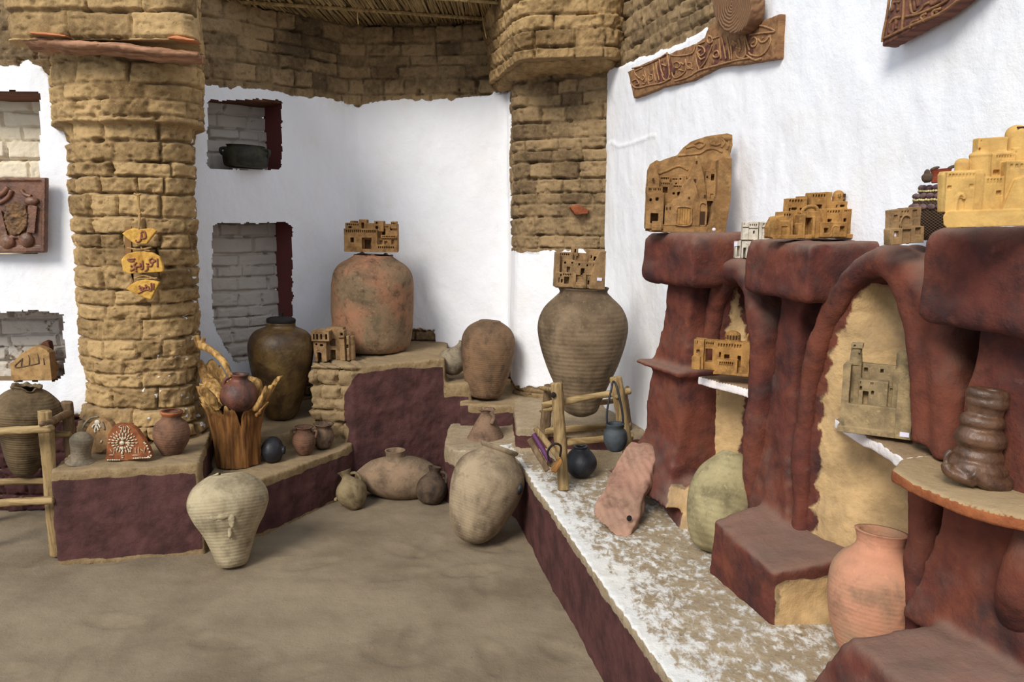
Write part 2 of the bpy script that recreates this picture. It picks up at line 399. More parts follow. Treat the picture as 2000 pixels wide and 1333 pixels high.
# ---------------- niches helper ----------------
def rrect(x, y, x0, x1, y0, y1, r, jit=0):
    cx, cy_ = (x0+x1)/2, (y0+y1)/2
    dx = np.abs(x-cx)-((x1-x0)/2-r); dy = np.abs(y-cy_)-((y1-y0)/2-r)
    return r-(np.sqrt(np.maximum(dx, 0)**2+np.maximum(dy, 0)**2)+np.minimum(np.maximum(dx, dy), 0))+jit
def facet_point(px, py, a, b):
    d = ray(px, py); o = np.array([0, 0, EYE]); a = np.array([a[0], a[1], 0]); t = np.array([b[0], b[1], 0])-a
    n = np.array([t[1], -t[0], 0]); n /= np.linalg.norm(n); return o+d*(np.dot(a-o, n)/np.dot(d, n)), n, t/np.linalg.norm(t)
def niche(pxr, a, b, depth, whitepl, name, lintel=True, seed=5, redright=True):
    x0, x1, y0, y1 = pxr
    A, n, tt = facet_point(x0, y1, a, b); B, _, _ = facet_point(x1, y1, a, b); T, _, _ = facet_point(x0, y0, a, b); T2 = facet_point(x1, y0, a, b)[0]
    zb, zt = min(A[2], B[2])-.02, max(T[2], T2[2])+.02; A = A+tt*(min(0, np.dot((T-A)[:2], tt[:2]))-.02); B = B+tt*(max(0, np.dot((T2-B)[:2], tt[:2]))+.02)
    L = A.copy(); L[2] = 0; Rr = B.copy(); Rr[2] = 0; bk = -n*depth
    def mk(P, U): return dict(pl=np.full(P.shape[:2], whitepl), thin=1.0, cover=np.full(P.shape[:2], .1))
    o = brickwall(name, [(L+bk)[:2], (Rr+bk)[:2]], zb-.02, zt+.02, step=.006, maskfn=mk, mat=M_NICHE if redright else M_NICHEL, seed=seed, bw=.2, bh=.082, rough=.35, rel=.042, sm=0)
    # reveals
    out = n*.012
    V = []; Fc = []
    def quad(p, q, r_, s_, m):
        i = len(V); V.extend([p, q, r_, s_]); Fc.append((i, i+1, i+2, i+3)); mats.append(m)
    mats = []
    Z = lambda p, z: np.array([p[0], p[1], z])
    Lf, Rf, Lb, Rb = L+out, Rr+out, L+bk, Rr+bk
    quad(Z(Rf, zb), Z(Rf, zt), Z(Rb, zt), Z(Rb, zb), 1)
    quad(Z(Lf, zb), Z(Lb, zb), Z(Lb, zt), Z(Lf, zt), 1)
    quad(Z(Lf, zb), Z(Rf, zb), Z(Rb, zb), Z(Lb, zb), 0)
    quad(Z(Lf, zt), Z(Lb, zt), Z(Rb, zt), Z(Rf, zt), 2)
    r = mesh('reveal', V, Fc, M_WALL, None, smooth=False); r.data.materials.append(M_REVEAL); r.data.materials.append(M_LINTEL)
    for p, m in zip(r.data.polygons, mats): p.material_index = m
    r.parent = o; r.data.attributes.new('tone', 'FLOAT', 'POINT').data.foreach_set('value', [.5]*len(V))
    tag(o, kind='structure')
    if lintel:
        h = .045; s = loft([[tuple(Z(Lf-n*.02, zt-h)), tuple(Z(Lf-n*(depth-.01), zt-h)), tuple(Z(Lf-n*(depth-.01), zt)), tuple(Z(Lf-n*.02, zt))],
                            [tuple(Z(Rf-n*.02, zt-h)), tuple(Z(Rf-n*(depth-.01), zt-h)), tuple(Z(Rf-n*(depth-.01), zt)), tuple(Z(Rf-n*.02, zt))]])
        l = solid('lintel', [s], .008, M_LINTEL, None, disp=((12, .004),)); l.parent = o
    return o, zb, n, tt
# ---------------- back wall: niche facet, far facet, pilaster facet ----------------
FA, FB, FC, FD, FE = (-2.15, 3.95), (-1.0, 5.05), (0.0, 4.95), (.02, 4.6), (WX0, WY0)
ytop = poly_y([(0, 135), (360, 156), (385, 160), (430, 166), (480, 168), (560, 182), (640, 190), (700, 203), (760, 190), (850, 192), (930, 185), (985, 178), (1001, 172), (1002, 488), (1030, 487), (1100, 484), (1190, 486)])
def backmask(P, U):
    x, y = proj(P); z = P[..., 2]; j = 7*fbm(x/14, y/14, 0, 3, 77)
    s = (y-ytop(x)+j)/9
    zb = np.interp(x, [370, 610, 620, 850, 852, 905, 1000, 1010, 1100, 1250], [.50, .50, .77, .77, .66, .60, .56, .47, .47, .45])
    s2 = (z-zb)/.03+1.6*fbm(x/20, y/20, 4, 3, 78)
    cover = np.clip(np.minimum(s, s2), 0, 1)
    pl = np.clip(np.minimum(s, s2*.6), -.5, 1.2)
    # worn patch of plaster around niche edges
    return dict(pl=pl, cover=cover)
NI1 = (402, 548, 194, 333); NI2 = (408, 568, 434, 704)
def backholes(P, U):
    x, y = proj(P); j = 3.5*fbm(x/10, y/10, 0, 3, 5)
    a = rrect(x, y, *NI1, 10, j) > 0
    xl = 410+np.clip((y-600)/100, 0, 1)**2*42
    b = (rrect(x, y, 408, 568, 434, 708, 16, j) > 0) & (x > xl+j)
    return a | b
wb = brickwall('wall_back', [FA, FB, FC, FD, FE], 0.0, 3.0, step=.0065, maskfn=backmask, holefn=backholes, mat=M_WALL, seed=3, bw=.18, bh=.079)
tag(wb, kind='structure')
n1o, NZ1, NN, NTT = niche(NI1, FA, FB, .27, .75, 'wall_back_niche_upper', seed=15)
n2o, NZ2, _, _ = niche(NI2, FA, FB, .27, .9, 'wall_back_niche_lower', lintel=False, seed=19)
# ---------------- left wall ----------------
LA, LB = (-3.3, 3.80), (-2.0, 3.84)
def leftmask(P, U):
    x, y = proj(P); z = P[..., 2]; j = 8*fbm(x/14, y/14, 0, 3, 177)
    s = (y-np.interp(x, [-200, 0, 40, 60, 85, 100, 110], [125, 128, 124, 113, 126, 150, 215])+j)/8
    s2 = (z-.50)/.02+1.2*fbm(x/20, y/20, 4, 3, 78)
    return dict(pl=np.clip(np.minimum(s, s2), -.5, 1.2), cover=np.clip(np.minimum(s, s2), 0, 1), red=np.clip(.5-s2, -.5, 1))
LN1 = (-260, 84, 178, 498); LN2 = (-260, 132, 606, 745)
def leftholes(P, U):
    x, y = proj(P); j = 3.5*fbm(x/12, y/12, 0, 3, 9)
    return (rrect(x, y, *LN1, 8, j) > 0) | (rrect(x, y, *LN2, 22, j*1.6) > 0)
wl = brickwall('wall_left', [LA, LB], 0, 3.0, step=.0075, maskfn=leftmask, holefn=leftholes, mat=M_WALL, seed=8, bw=.2)
tag(wl, kind='structure')
l1, LZ1, LNN, LTT = niche((-260, 86, 178, 498), LA, LB, .2, .8, 'wall_left_niche_upper', seed=35, redright=False)
l2, LZ2, _, _ = niche((-260, 134, 606, 745), LA, LB, .26, .62, 'wall_left_niche_lower', lintel=False, seed=39)
# ---------------- right wall ----------------
def rightmask(P, U):
    x, y = proj(P); z = P[..., 2]; j = 9*fbm(x/18, y/18, 0, 3, 277)
    s = (y-np.interp(x, [1170, 1185, 1200, 1290, 1370, 1400, 1440, 1500, 1560], [230, 150, 128, 98, 64, 48, 30, -20, -60])+j)/9
    s2 = (z-.40)/.03+1.5*fbm(x/20, y/20, 4, 3, 78)
    s = np.where(P[..., 1] < 1.9, 1.2, s)
    return dict(pl=np.clip(np.minimum(s, s2), -.5, 1.2), cover=np.clip(np.minimum(s, s2), 0, 1),
                dh=.005*np.exp(-((y-(291-.27*(x-1185))+8*vn(x/20, y/20))/4)**2)*(x < 1290)*(x > 1180)*(y > 200)*(y < 330))
wr = brickwall('wall_right', [(WX0-WS*.0, WY0), (wallx(-.6), -.6)], 0, 3.0, step=.0085, maskfn=rightmask, mat=M_WALL, seed=12, bw=.18, bh=.079)
tag(wr, kind='structure')
# ---------------- left brick pillar ----------------
pil = thing('brick_pillar', 'thick ochre mud brick pillar with a wider top, left of the two niches', 'pillar', (0, 0, 0))
pb = [(-2.20, 4.15), (-2.19, 3.86), (-2.09, 3.71), (-1.9, 3.66), (-1.70, 3.70), (-1.63, 3.82), (-1.70, 4.05), (-1.9, 4.35)]
pt = [(-2.20, 4.15), (-2.16, 3.86), (-2.07, 3.70), (-1.85, 3.64), (-1.61, 3.68), (-1.535, 3.80), (-1.62, 4.05), (-1.85, 4.35)]
def pexp(P, U):
    x, y = proj(P); z = P[..., 2]; e = z+.02*fbm(U*4, z*0, 0, 3, 5)
    return .045*ss(1.93, 1.95, e)*(1-.3*ss(2.1, 2.3, z))+.05*ss(.62, .40, z)+.012*fbm(U*3, z*3, 5, 3, 66)
def pmask(P, U):
    x, y = proj(P); sp = ss(.60, .72, vn(P[..., 0]*55, P[..., 2]*55, P[..., 1]*55, 5)); right = ss(150, 330, x)*ss(560, 760, y)+ss(345, 375, x)*.7
    m = np.clip(sp*right*1.1, 0, 1); return dict(pl=m*1.0-.1, cover=m*.0)
brickwall('shaft', pb, .30, 2.32, patht=pt, step=.006, maskfn=pmask, mat=M_PILLAR, parent=pil, seed=22, bw=.2, bh=.085, rough=1.25, rel=.024, extra=pexp, sm=3)
ab = [(-2.16, 4.1), (-2.19, 3.52), (-2.13, 3.49), (-1.44, 3.49), (-1.40, 3.54), (-1.58, 4.05), (-1.8, 4.6)]
brickwall('capital', ab, 2.27, 3.0, step=.006, mat=M_PILLAR, parent=pil, seed=25, bw=.26, bh=.10, rough=.8, rel=.03, cap=True, sm=1)
lt = [aty(38, 76, 3.47), aty(120, 81, 3.45), aty(200, 84, 3.44), aty(290, 96, 3.44), aty(380, 103, 3.46)]
l = solid('lintel', [tube([p+np.array([0, .05, 0]) for p in spline(lt, 20)], [.030]*18+[.03, .02], 8, .6), tube([p+np.array([0, .10, -.012]) for p in spline(lt, 20)], .035, 8, .6)], .006, M_BEAMW, pil, disp=((9, .010), (30, .006)))
l['label'] = 'weathered brown wooden beam under the wide top'
M_SHARD = flat('orange_tile', (196, 124, 78))
def shard(name, pts, Y, th, mat, parent=None, dz=.1):
    q = [aty(a, b, Y) for a, b in pts]; return solid(name, [extr([tuple(p) for p in q], (0, dz, 0))], .004, mat, parent, disp=((20, .002),), smooth=1)
shard('tile', [(52, 61), (85, 62), (130, 69), (128, 71), (60, 66)], 3.455, .02, M_SHARD, pil, .08)['label'] = 'orange tile edge'
shard('tile', [(320, 73), (345, 69), (380, 77), (382, 80), (350, 77)], 3.455, .02, M_SHARD, pil, .08)['label'] = 'orange tile edge'
# ---------------- pilaster corbel (right back corner) ----------------
cb = thing('brick_corbel', 'broad mud brick corbel jutting out on top of the brick pilaster in the far corner', 'corbel')
bot = [(-.13, 5.0), (-.12, 4.86), (.035, 4.22), (.10, 4.17), (.5, 4.13), (.62, 4.3)]
top = [(-.20, 5.0), (-.20, 4.86), (.0, 4.14), (.08, 4.09), (.52, 4.06), (.66, 4.25)]
brickwall('body', bot, 2.33, 3.0, patht=top, step=.006, mat=M_PILLAR, parent=cb, seed=44, bw=.22, bh=.085, cap=True, sm=1)
tp = solid('underside', [loft([[(-.10, 5, 2.29), (-.05, 4.75, 2.29), (.06, 4.34, 2.30), (.48, 4.20, 2.30), (.6, 4.35, 2.30), (.5, 5, 2.30)],
                               [(-.13, 5, 2.34), (-.11, 4.86, 2.34), (.045, 4.24, 2.34), (.49, 4.15, 2.34), (.6, 4.3, 2.34), (.5, 5, 2.34)]])], .012, M_PILLAR, cb, disp=((7, .03), (25, .012)),
         attrfn=lambda P, N: dict(tone=.5+.3*fp(P, 6)))
# clay wedge stuck in the pilaster
M_TERRA = pot('terracotta', (168, 96, 60), (140, 76, 48), rough=.9)
q = [aty(a, b, 4.36) for a, b in [(1113, 404), (1128, 400), (1150, 410), (1148, 418), (1124, 420)]]
tag(solid('clay_wedge', [extr([tuple(p) for p in q], (0, .18, 0))], .004, M_TERRA, disp=((20, .002),), smooth=1), 'small orange clay wedge stuck into the brick pilaster', 'wedge')
# ---------------- built-in benches ----------------
def benchattr(top, edge=.035, white=0.0, extra=None):
    def f(P, N):
        z = P[:, 2]; j = .012*fp(P, 14, 3, 4); side = np.clip((.62-N[:, 2])/.25, -.2, 1)
        red = np.minimum(np.minimum((top-edge+j-z)/.02, (z-.006+j*1.2)/.02), side*1.3); a = dict(red=np.clip(red, -.6, 1.2), tone=.5+.3*fp(P, 5), pl=np.clip(white*ss(.5, .8, N[:, 2]), -.3, 1))
        if extra: extra(P, N, a)
        return a
    return f
DB = ((3, .012), (11, .009), (34, .0045))
A_ = [(-2.00, 3.19), (-1.40, 3.31), (-1.53, 3.78), (-1.75, 4.45), (-2.25, 4.2), (-2.14, 3.8)]
def exA(P, N, a): a['red'] = np.where(P[:, 0] > -1.44+.02*fp(P, 9), np.where(N[:, 0] > .5, -.6, a['red']), a['red'])
tag(solid('mud_bench', [prism(A_, -.02, .42, .01)], .012, M_BENCH, disp=DB, attrfn=benchattr(.42, .03, 0, exA)), 'low burgundy mud bench with a dusty top in front of the thick brick pillar', 'bench')
B_ = [(-1.45, 3.38), (-1.2, 3.50), (-.90, 4.02), (-.84, 4.3), (-1.1, 4.95), (-1.9, 4.3), (-1.5, 3.7)]
B2 = [(-1.5, 3.84), (-1.2, 3.98), (-.93, 4.2), (-1.0, 5.0), (-1.9, 4.3)]
tag(solid('mud_bench', [prism(B_, -.02, .28, .01), prism(B2, .1, .375)], .012, M_BENCH, disp=DB,
          attrfn=benchattr(.28, .035, 0)), 'lower burgundy mud bench with a raised back step, below the two square niches', 'bench')
C_ = [(-1.12, 4.17), (-.87, 4.11), (-.385, 4.37), (-.42, 5.02), (-1.0, 5.1), (-1.15, 4.8)]
D1 = [(-.45, 4.345), (-.24, 4.40), (-.22, 5.02), (-.45, 5.05)]
D2 = [(-.30, 4.33), (.05, 4.30), (.05, 4.6), (.0, 5.0), (-.3, 5.05)]
def exC(P, N, a):
    z = P[:, 2]; x = P[:, 0]; j = .03*fp(P, 9, 3, 8)
    topz = np.select([x < -.40, x < -.25], [.68, .49], .41)+j*.6
    r = np.minimum((topz-z)/.02, np.clip((.62-N[:, 2])/.25, -.2, 1)*1.3)
    stair = -.93-.0*z+np.clip((z-.55)/.16, 0, 1)*.10
    r = np.minimum(r, (x-stair+j)/.02)
    a['red'] = np.clip(r, -.6, 1.2)
def dC(P, N):   # unpainted mud bricks at the left end
    w = ss(-.90, -.95, P[:, 0]-np.clip((P[:, 2]-.55)/.16, 0, 1)*.10); h, t_, b = brick(P[:, 0]+P[:, 1]*.6, P[:, 2], .17, .075, 71); return (h-.01)*w*1.2
tag(solid('stepped_mud_platform', [prism(C_, -.02, .71), prism(D1, -.02, .56), prism(D2, -.02, .445)], .011, M_BENCH, disp=DB, attrfn=benchattr(.71, .03, 0, exC), dispfn=dC),
    'tall burgundy stepped platform against the far wall, stepping down to the right', 'platform')
def fx(Y): return .02+.21*(3.66-Y)
E_ = [(-.36, 4.5), (-.37, 3.98), (-.30, 3.86), (-.16, 3.84), (.0, 3.80), (.1, 4.5)]
F_ = [(-.02, 3.80), (.02, 3.70), (fx(2.5), 2.5), (fx(1.2), 1.2), (fx(-.5), -.5), (wallx(-.5)+.05, -.5), (WX0+.08, WY0), (.0, 4.62), (-.05, 4.2)]
G_ = [(.02, 3.84), (.35, 3.80), (.78, 3.76), (.85, 4.0), (.56, 4.4), (.0, 4.64)]
def exF(P, N, a):
    x, y, z = P.T; e = x-fx(y); up = ss(.5, .8, N[:, 2])
    wn = .40+.30*np.exp(-(e/.14)**2)+.16*fp(P, 2.5, 3, 3)+.15*fp(P, 30, 3, 9)-.35*ss(.34, .40, z)-.35*ss(3.2, 3.9, y)
    wn = np.where(x < fx(y)-.03, -.4, wn); a['pl'] = np.where(y > 3.95, -.3, wn*up+(1-up)*(-.3)+.6*np.exp(-((z-.315)/.012)**2)*(e < .04))
    r = np.minimum((.30+.015*fp(P, 12, 3, 4)-z)/.02, np.clip((.62-N[:, 2])/.25, -.2, 1)*1.3)
    r2 = np.minimum(np.minimum((.405-z)/.01, (z-.325)/.01), np.clip((.62-N[:, 2])/.25, -.2, 1)*1.3)
    r = np.where(x < -.03+.02*fp(P, 8), np.minimum(r, (.24-z)/.03), r)
    a['red'] = np.clip(np.where(y > 3.76, np.maximum(r2, r), r), -.6, 1.2)
M_BENCH2 = masonry('whitewashed_bench', red=(104, 64, 60), red2=(80, 50, 48), mud=(180, 162, 134), mud2=(156, 134, 104), white=(214, 212, 208), dustamt=.1, fine=1)
tag(solid('mud_bench', [prism(E_, -.02, .32), prism(F_, -.02, .325), prism(G_, .1, .445)], .013, M_BENCH2, disp=((3, .010), (11, .006), (34, .003)), attrfn=benchattr(.32, .02, .5, exF)),
    'long burgundy fronted bench with worn whitewashed top along the right wall', 'bench')
# ---------------- right side piers, arches, shelves ----------------
def wp(P): # closest point on wall plane
    P = np.array(P, float); return P-WN*np.dot(P-np.array([WX0, WY0, P[2] if len(P) > 2 else 0]), WN)
def quad(fl_, nl_, z, grow=0, near=0, far=0):
    a = np.array([fl_[0], fl_[1], z]); b = np.array([nl_[0], nl_[1], z])
    u = (b-a); u /= np.linalg.norm(u); nrm = np.array([u[1], -u[0], 0]); nrm = nrm if nrm[0] < 0 else -nrm
    a = a-u*far+nrm*grow; b = b+u*near+nrm*grow
    return [tuple(a), tuple(b), tuple(wp(b)-WN*.05), tuple(wp(a)-WN*.05)]
CAPS = [((1262, 548), (1355, 561)), ((1455, 570), (1578, 594)), ((1797, 634), (2075, 676))]
ZC = 1.262; ZTS = (1.452, 1.442, 1.487)
caps = [(atz(*a, ZC), atz(*b, ZC)) for a, b in CAPS]
PDISP = ((2.5, .018), (8, .012), (26, .004))
def pierattr(kind):
    def f(P, N):
        x, y, z = P.T; a = dict(tone=.5+.3*fp(P, 5)); r = np.full(len(P), 1.1)
        if kind == 0:   # near side of the plinths painted tan
            t_ = ss(.50, .44, z+.02*fp(P, 12))*ss(.5, .75, np.abs(N@WT))*ss(.03, .10, (wallx(y)-x)*-1+.42+.03*fp(P, 9))
            a['tan'] = np.where((N@WT) > .5, t_, 0); r = r-a['tan']*2
        a['red'] = r; a['pl'] = np.full(len(P), -.5); return a
    return f
M_CAPDUST = M_PIER
def secs(fl_, nl_, spec):
    return loft([quad(fl_, nl_, z, g, n_, f_) for z, g, n_, f_ in spec])
plabels = ['farthest of the three rust red mud piers, carrying the tall clay relief',
           'middle of the three rust red mud piers, with a blocky cap',
           'nearest of the three rust red mud piers, with a massive cap and curved ledge']
piers = []
for i, (a, b) in enumerate(caps):
    T_ = thing('mud_pier', plabels[i], 'pier', (float(a[0]), float(a[1]), .32)); piers.append(T_)
    inv = np.array([-a[0], -a[1], -.32])
    ZT = ZTS[i]
    def off(s): return xf(s, off=tuple(inv))
    capS = secs(a, b, [(ZC, 0, 0, 0), (ZC+.02, .012, .01, .01), (ZT-.03, .012, .01, .01), (ZT, -.005, 0, 0)])
    c_ = solid('cap', [capS], .012, M_PIER, None, disp=PDISP, smooth=5, attrfn=pierattr(1)); c_.parent = T_; c_.matrix_parent_inverse.identity(); c_.location = tuple(inv)
    if i == 0:
        sh = [secs(a, b, [(.93, -.05, -.11, .03), (1.08, -.06, -.12, -.03), (1.2, -.06, -.11, -.06), (1.30, -.06, -.10, -.07)]),
              secs(a, b, [(.40, .05, -.06, .24), (.50, .0, -.12, .12), (.65, -.04, -.12, .05), (.93, -.05, -.11, .03)]),
              secs(a, b, [(.905, .0, -.09, .09), (.935, .0, -.09, .09)]),
              loft([[(.60, 3.35, .30), (.63, 2.80, .30), (wallx(2.8)+.02, 2.75, .30), (wallx(4.1)+.02, 4.15, .30), (.66, 4.02, .30)],
                    [(.64, 3.30, .46), (.68, 2.86, .50), (wallx(2.8)+.02, 2.8, .50), (wallx(3.8)+.02, 3.8, .40), (.70, 3.85, .36)]])]
    elif i == 1:
        sh = [secs(a, b, [(.50, -.03, -.10, .06), (.75, -.07, -.17, -.04), (1.0, -.08, -.19, -.07), (1.2, -.08, -.18, -.09), (1.30, -.08, -.14, -.09)]),
              loft([[tuple(atz(1388, 1132, .30)), tuple(atz(1507, 1238, .30)), (wallx(2.1)+.04, 2.1, .30), (wallx(2.6)+.04, 2.55, .30)],
                    [tuple(atz(1393, 1015, .52)), tuple(atz(1508, 1120, .50)), (wallx(2.1)+.04, 2.12, .56), (wallx(2.6)+.04, 2.5, .60)]])]
    else:
        sh = [secs(a, b, [(.52, -.03, .0, .02), (.8, -.06, 0, -.05), (1.2, -.07, 0, -.075), (1.30, -.07, 0, -.08)]),
              loft([[(.70, 1.78, .30), (.86, .9, .30), (wallx(.9)+.04, .9, .30), (wallx(1.8)+.04, 1.78, .30)],
                    [tuple(atz(1664, 1252, .54)), (.90, .95, .54), (wallx(.9)+.04, .9, .56), (wallx(1.8)+.04, 1.70, .60)]])]
    s_ = solid('shaft', sh, .012, M_PIER, None, disp=PDISP, smooth=6, attrfn=pierattr(0)); s_.parent = T_; s_.location = tuple(inv)
ARCHOFF = .150
def archpath(pts, off=ARCHOFF): return [onwall(x, y, off) for x, y in pts]
M_SHELF = masonry('pale_shelf_mud', red=(150, 80, 66), red2=(110, 56, 50), white=(236, 226, 224), mud=(170, 140, 112), dustamt=.2)
def arch(name, label, left, right, pts, rads, back, shelf, shelfz, extra_tubes=(), webstart=.5):
    T_ = thing(name, label, 'niche', (0, 0, 0))
    P = spline(archpath(pts), 60); r = np.interp(np.linspace(0, 1, 60), np.linspace(0, 1, len(rads)), rads)
    tubes = [tube(P, r, 12)]
    k0 = int(60*webstart); tubes += [tube([p-WN*k for p in P[k0:]], r[k0:]*.95, 10) for k in (.04, .08)]
    for pp, rr in extra_tubes:
        Q = spline(archpath(pp), 24); tubes += [tube([p-WN*k for p in Q], rr, 10) for k in (0, .04, .08)]
    solid('arch', tubes, .011, M_PIER, T_, disp=PDISP, smooth=6, attrfn=pierattr(1))
    yy = np.linspace(back[0], back[1], 260); Lx = np.interp(yy, [q[1] for q in left], [q[0] for q in left])
    Rx = np.interp(yy, [q[1] for q in right], [q[0] for q in right]); G = []
    for y_, a_, b_ in zip(yy, Lx, Rx):
        row = []
        for t_ in np.linspace(0, 1, 110):
            x_ = a_+(b_-a_)*t_; row.append(onwall(x_, y_, .135*(1-ss(0, .85, t_))+.012))
        G.append(row)
    G = np.array(G)[::-1]
    def tanat(Q, N):
        px_, py_ = proj(Q); d = np.full(len(Q), 1.0)
        PX, PY = proj(np.array(P)); dd = np.min(np.hypot(px_[:, None]-PX[None, ::2], py_[:, None]-PY[None, ::2]), axis=1)
        e = dd/ (60 if name == 'x' else 55)
        return dict(tan=np.clip(e*1.3-.15, -.2, 1.1), red=np.clip(1.25-e*1.3, -.5, .9), tone=.5+0*px_)
    G = G+WN*((.012*fp(G, 5, 3, 3)+.007*fp(G, 18, 3, 5)+.003*fp(G, 50, 3, 6))[..., None])
    Q = G.reshape(-1, 3); A = tanat(Q, None); mesh('back_panel', Q, gridfaces(260, 110), M_PIER, T_, attrs=A)
    # shelf
    sp = [atz(x, y, shelfz) for x, y in shelf]; pl2 = [(p[0], p[1]) for p in sp]
    pl2 = pl2+[tuple(wp(np.array([*pl2[-1], 0]))[:2]-WN[:2]*.03), tuple(wp(np.array([*pl2[0], 0]))[:2]-WN[:2]*.03)]
    def sat(Q, N):
        up = ss(.5, .8, N[:, 2]); return dict(pl=.75*(1-up)+.15*up+.1*fp(Q, 9), tone=.6+.3*fp(Q, 7), red=np.full(len(Q), .1)+.25*fp(Q, 6, 3, 5))
    s = solid('shelf', [prism(pl2, shelfz-.035, shelfz)], .007, M_SHELF, T_, disp=((8, .005), (25, .003)), smooth=2, attrfn=sat)
    return T_
SZ = .93
arch('arched_niche', 'farther arched niche between red mud piers, its whitish shelf holding a domed citadel', [(1325, 1090), (1340, 900), (1362, 740), (1385, 640), (1405, 560), (1440, 520)][::-1], [(1520, 1090), (1510, 700), (1480, 540), (1446, 520)][::-1],
     [(1345, 1000), (1352, 880), (1368, 760), (1385, 680), (1398, 600), (1420, 545), (1446, 528), (1468, 560), (1484, 640), (1484, 720), (1478, 850), (1466, 1000), (1440, 1100)],
     [.03, .03, .03, .03, .032, .036, .04, .042, .042, .04, .04, .04, .05],
     (515, 1090),
     [(1360, 733), (1400, 743), (1440, 753), (1464, 759)], SZ)
arch('arched_niche', 'nearer arched niche between red mud piers, its white shelf holding a grey town', [(1520, 1260), (1548, 1100), (1562, 850), (1592, 720), (1626, 610), (1690, 530)][::-1], [(1960, 1260), (1900, 1000), (1880, 700), (1800, 560), (1740, 520)][::-1],
     [(1548, 1180), (1562, 1080), (1568, 950), (1572, 850), (1590, 720), (1626, 612), (1676, 535), (1740, 512), (1784, 560), (1806, 650), (1814, 760), (1818, 870)],
     [.045, .034, .030, .030, .030, .034, .042, .046, .05, .05, .05, .05],
     (520, 1270),
     [(1630, 815), (1670, 838), (1715, 862), (1762, 893)], SZ,
     extra_tubes=[([(1812, 900), (1808, 1000), (1804, 1120), (1790, 1240), (1780, 1300)], .045), ([(1770, 520), (1832, 600), (1850, 700), (1856, 800), (1862, 900)], .05)])
# ledge around the nearest pier
sp = [(1762, 893), (1742, 917), (1775, 938), (1815, 956), (1870, 978), (1940, 998), (2010, 1012), (2100, 1035)]
pl2 = [tuple(atz(x, y, SZ)[:2]) for x, y in sp]; pl2 += [tuple(wp(np.array([*pl2[-1], 0]))[:2]), tuple(wp(np.array([*pl2[0], 0]))[:2])]
def lat(Q, N):
    up = ss(.45, .8, N[:, 2]); return dict(red=(1-up)*1.0+.1*fp(Q, 9)-.3*up, tone=.75+.2*fp(Q, 7), pl=np.full(len(Q), -.3))
M_LEDGE = masonry('orange_edged_ledge', red=(180, 108, 66), red2=(146, 78, 52), mud=(186, 158, 118), mud2=(160, 130, 92), dust=(178, 152, 116), dustamt=.6)
lg = solid('ledge', [prism(pl2, SZ-.032, SZ)], .007, M_LEDGE, None, disp=((8, .004), (25, .002)), smooth=2, attrfn=lat)
lg.parent = piers[2]; lg.location = tuple(-np.array(piers[2].location)); lg['label'] = 'curved dusty ledge with an orange painted edge'
# arch leg at the right edge of frame
a3 = solid('arch_foot', [tube(spline([atz(1955, 1420, .35), atz(1975, 1290, .45), onwall(2010, 1150, .2), onwall(2050, 1000, .15)], 30), .05, 12)], .012, M_PIER, None, disp=PDISP, smooth=5, attrfn=pierattr(1))
a3.parent = piers[2]; a3.location = tuple(-np.array(piers[2].location))
# ---------------- reed ceiling ----------------
M_REED = wood('dry_reed', (176, 150, 104), (120, 98, 62), 1)
ZR = 2.70; V = []; Fc = []; random.seed(3)
for k in range(330):
    x = -2.1+k*2.35/330+random.uniform(-.004, .004); a = random.uniform(-.16, .05); r = random.uniform(.004, .0075); z = ZR+random.uniform(0, .018)
    y1 = 5.12+random.uniform(-.05, .02); y0 = 4.42
    s = tube([(x+a*(y1-y)*.35+random.uniform(-.004, .004), y, z+random.uniform(-.004, .004)) for y in (y1, 4.8, 4.5, y0)], r, 5); n = len(V); V += s[0]; Fc += [tuple(i+n for i in q) for q in s[1]]
ce = mesh('ceiling', V, Fc, M_REED); tag(ce, kind='structure')
deck = mesh('ceiling_mat', *[box(-2.3, .35, 4.42, 5.2, ZR+.03, ZR+.05)][0], M_REED, smooth=False); tag(deck, kind='structure')
M_ROPE = wood('twine', (176, 140, 88), (130, 98, 58), 2)
for nm, (p, q, r_) in {'a': ((470, 4), (1040, 44), .012), 'b': ((560, -20), (1100, 14), .010)}.items():
    A1 = atz(*p, ZR-.012); B1 = atz(*q, ZR-.012); po = mesh('ceiling_cane', *tube(spline([A1, (A1*.6+B1*.4)+[0, 0, .004], B1], 16), r_, 7), M_REED); tag(po, kind='structure')
# hanging strings
def cord(pts, Y, r, label):
    s = spline([aty(x, y, Y) for x, y in pts], 24); return tag(mesh('hanging_string', *tube(s, r, 5), M_ROPE), label, 'string')
cord([(699, -8), (701, 12), (698, 30), (700, 48)], 4.55, .0035, 'pale string end hanging straight down from the middle of the reed ceiling')
cord([(937, 14), (942, 30), (945, 50), (950, 76)], 4.6, .0022, 'thin string hanging from the reed ceiling beside the brick corbel')
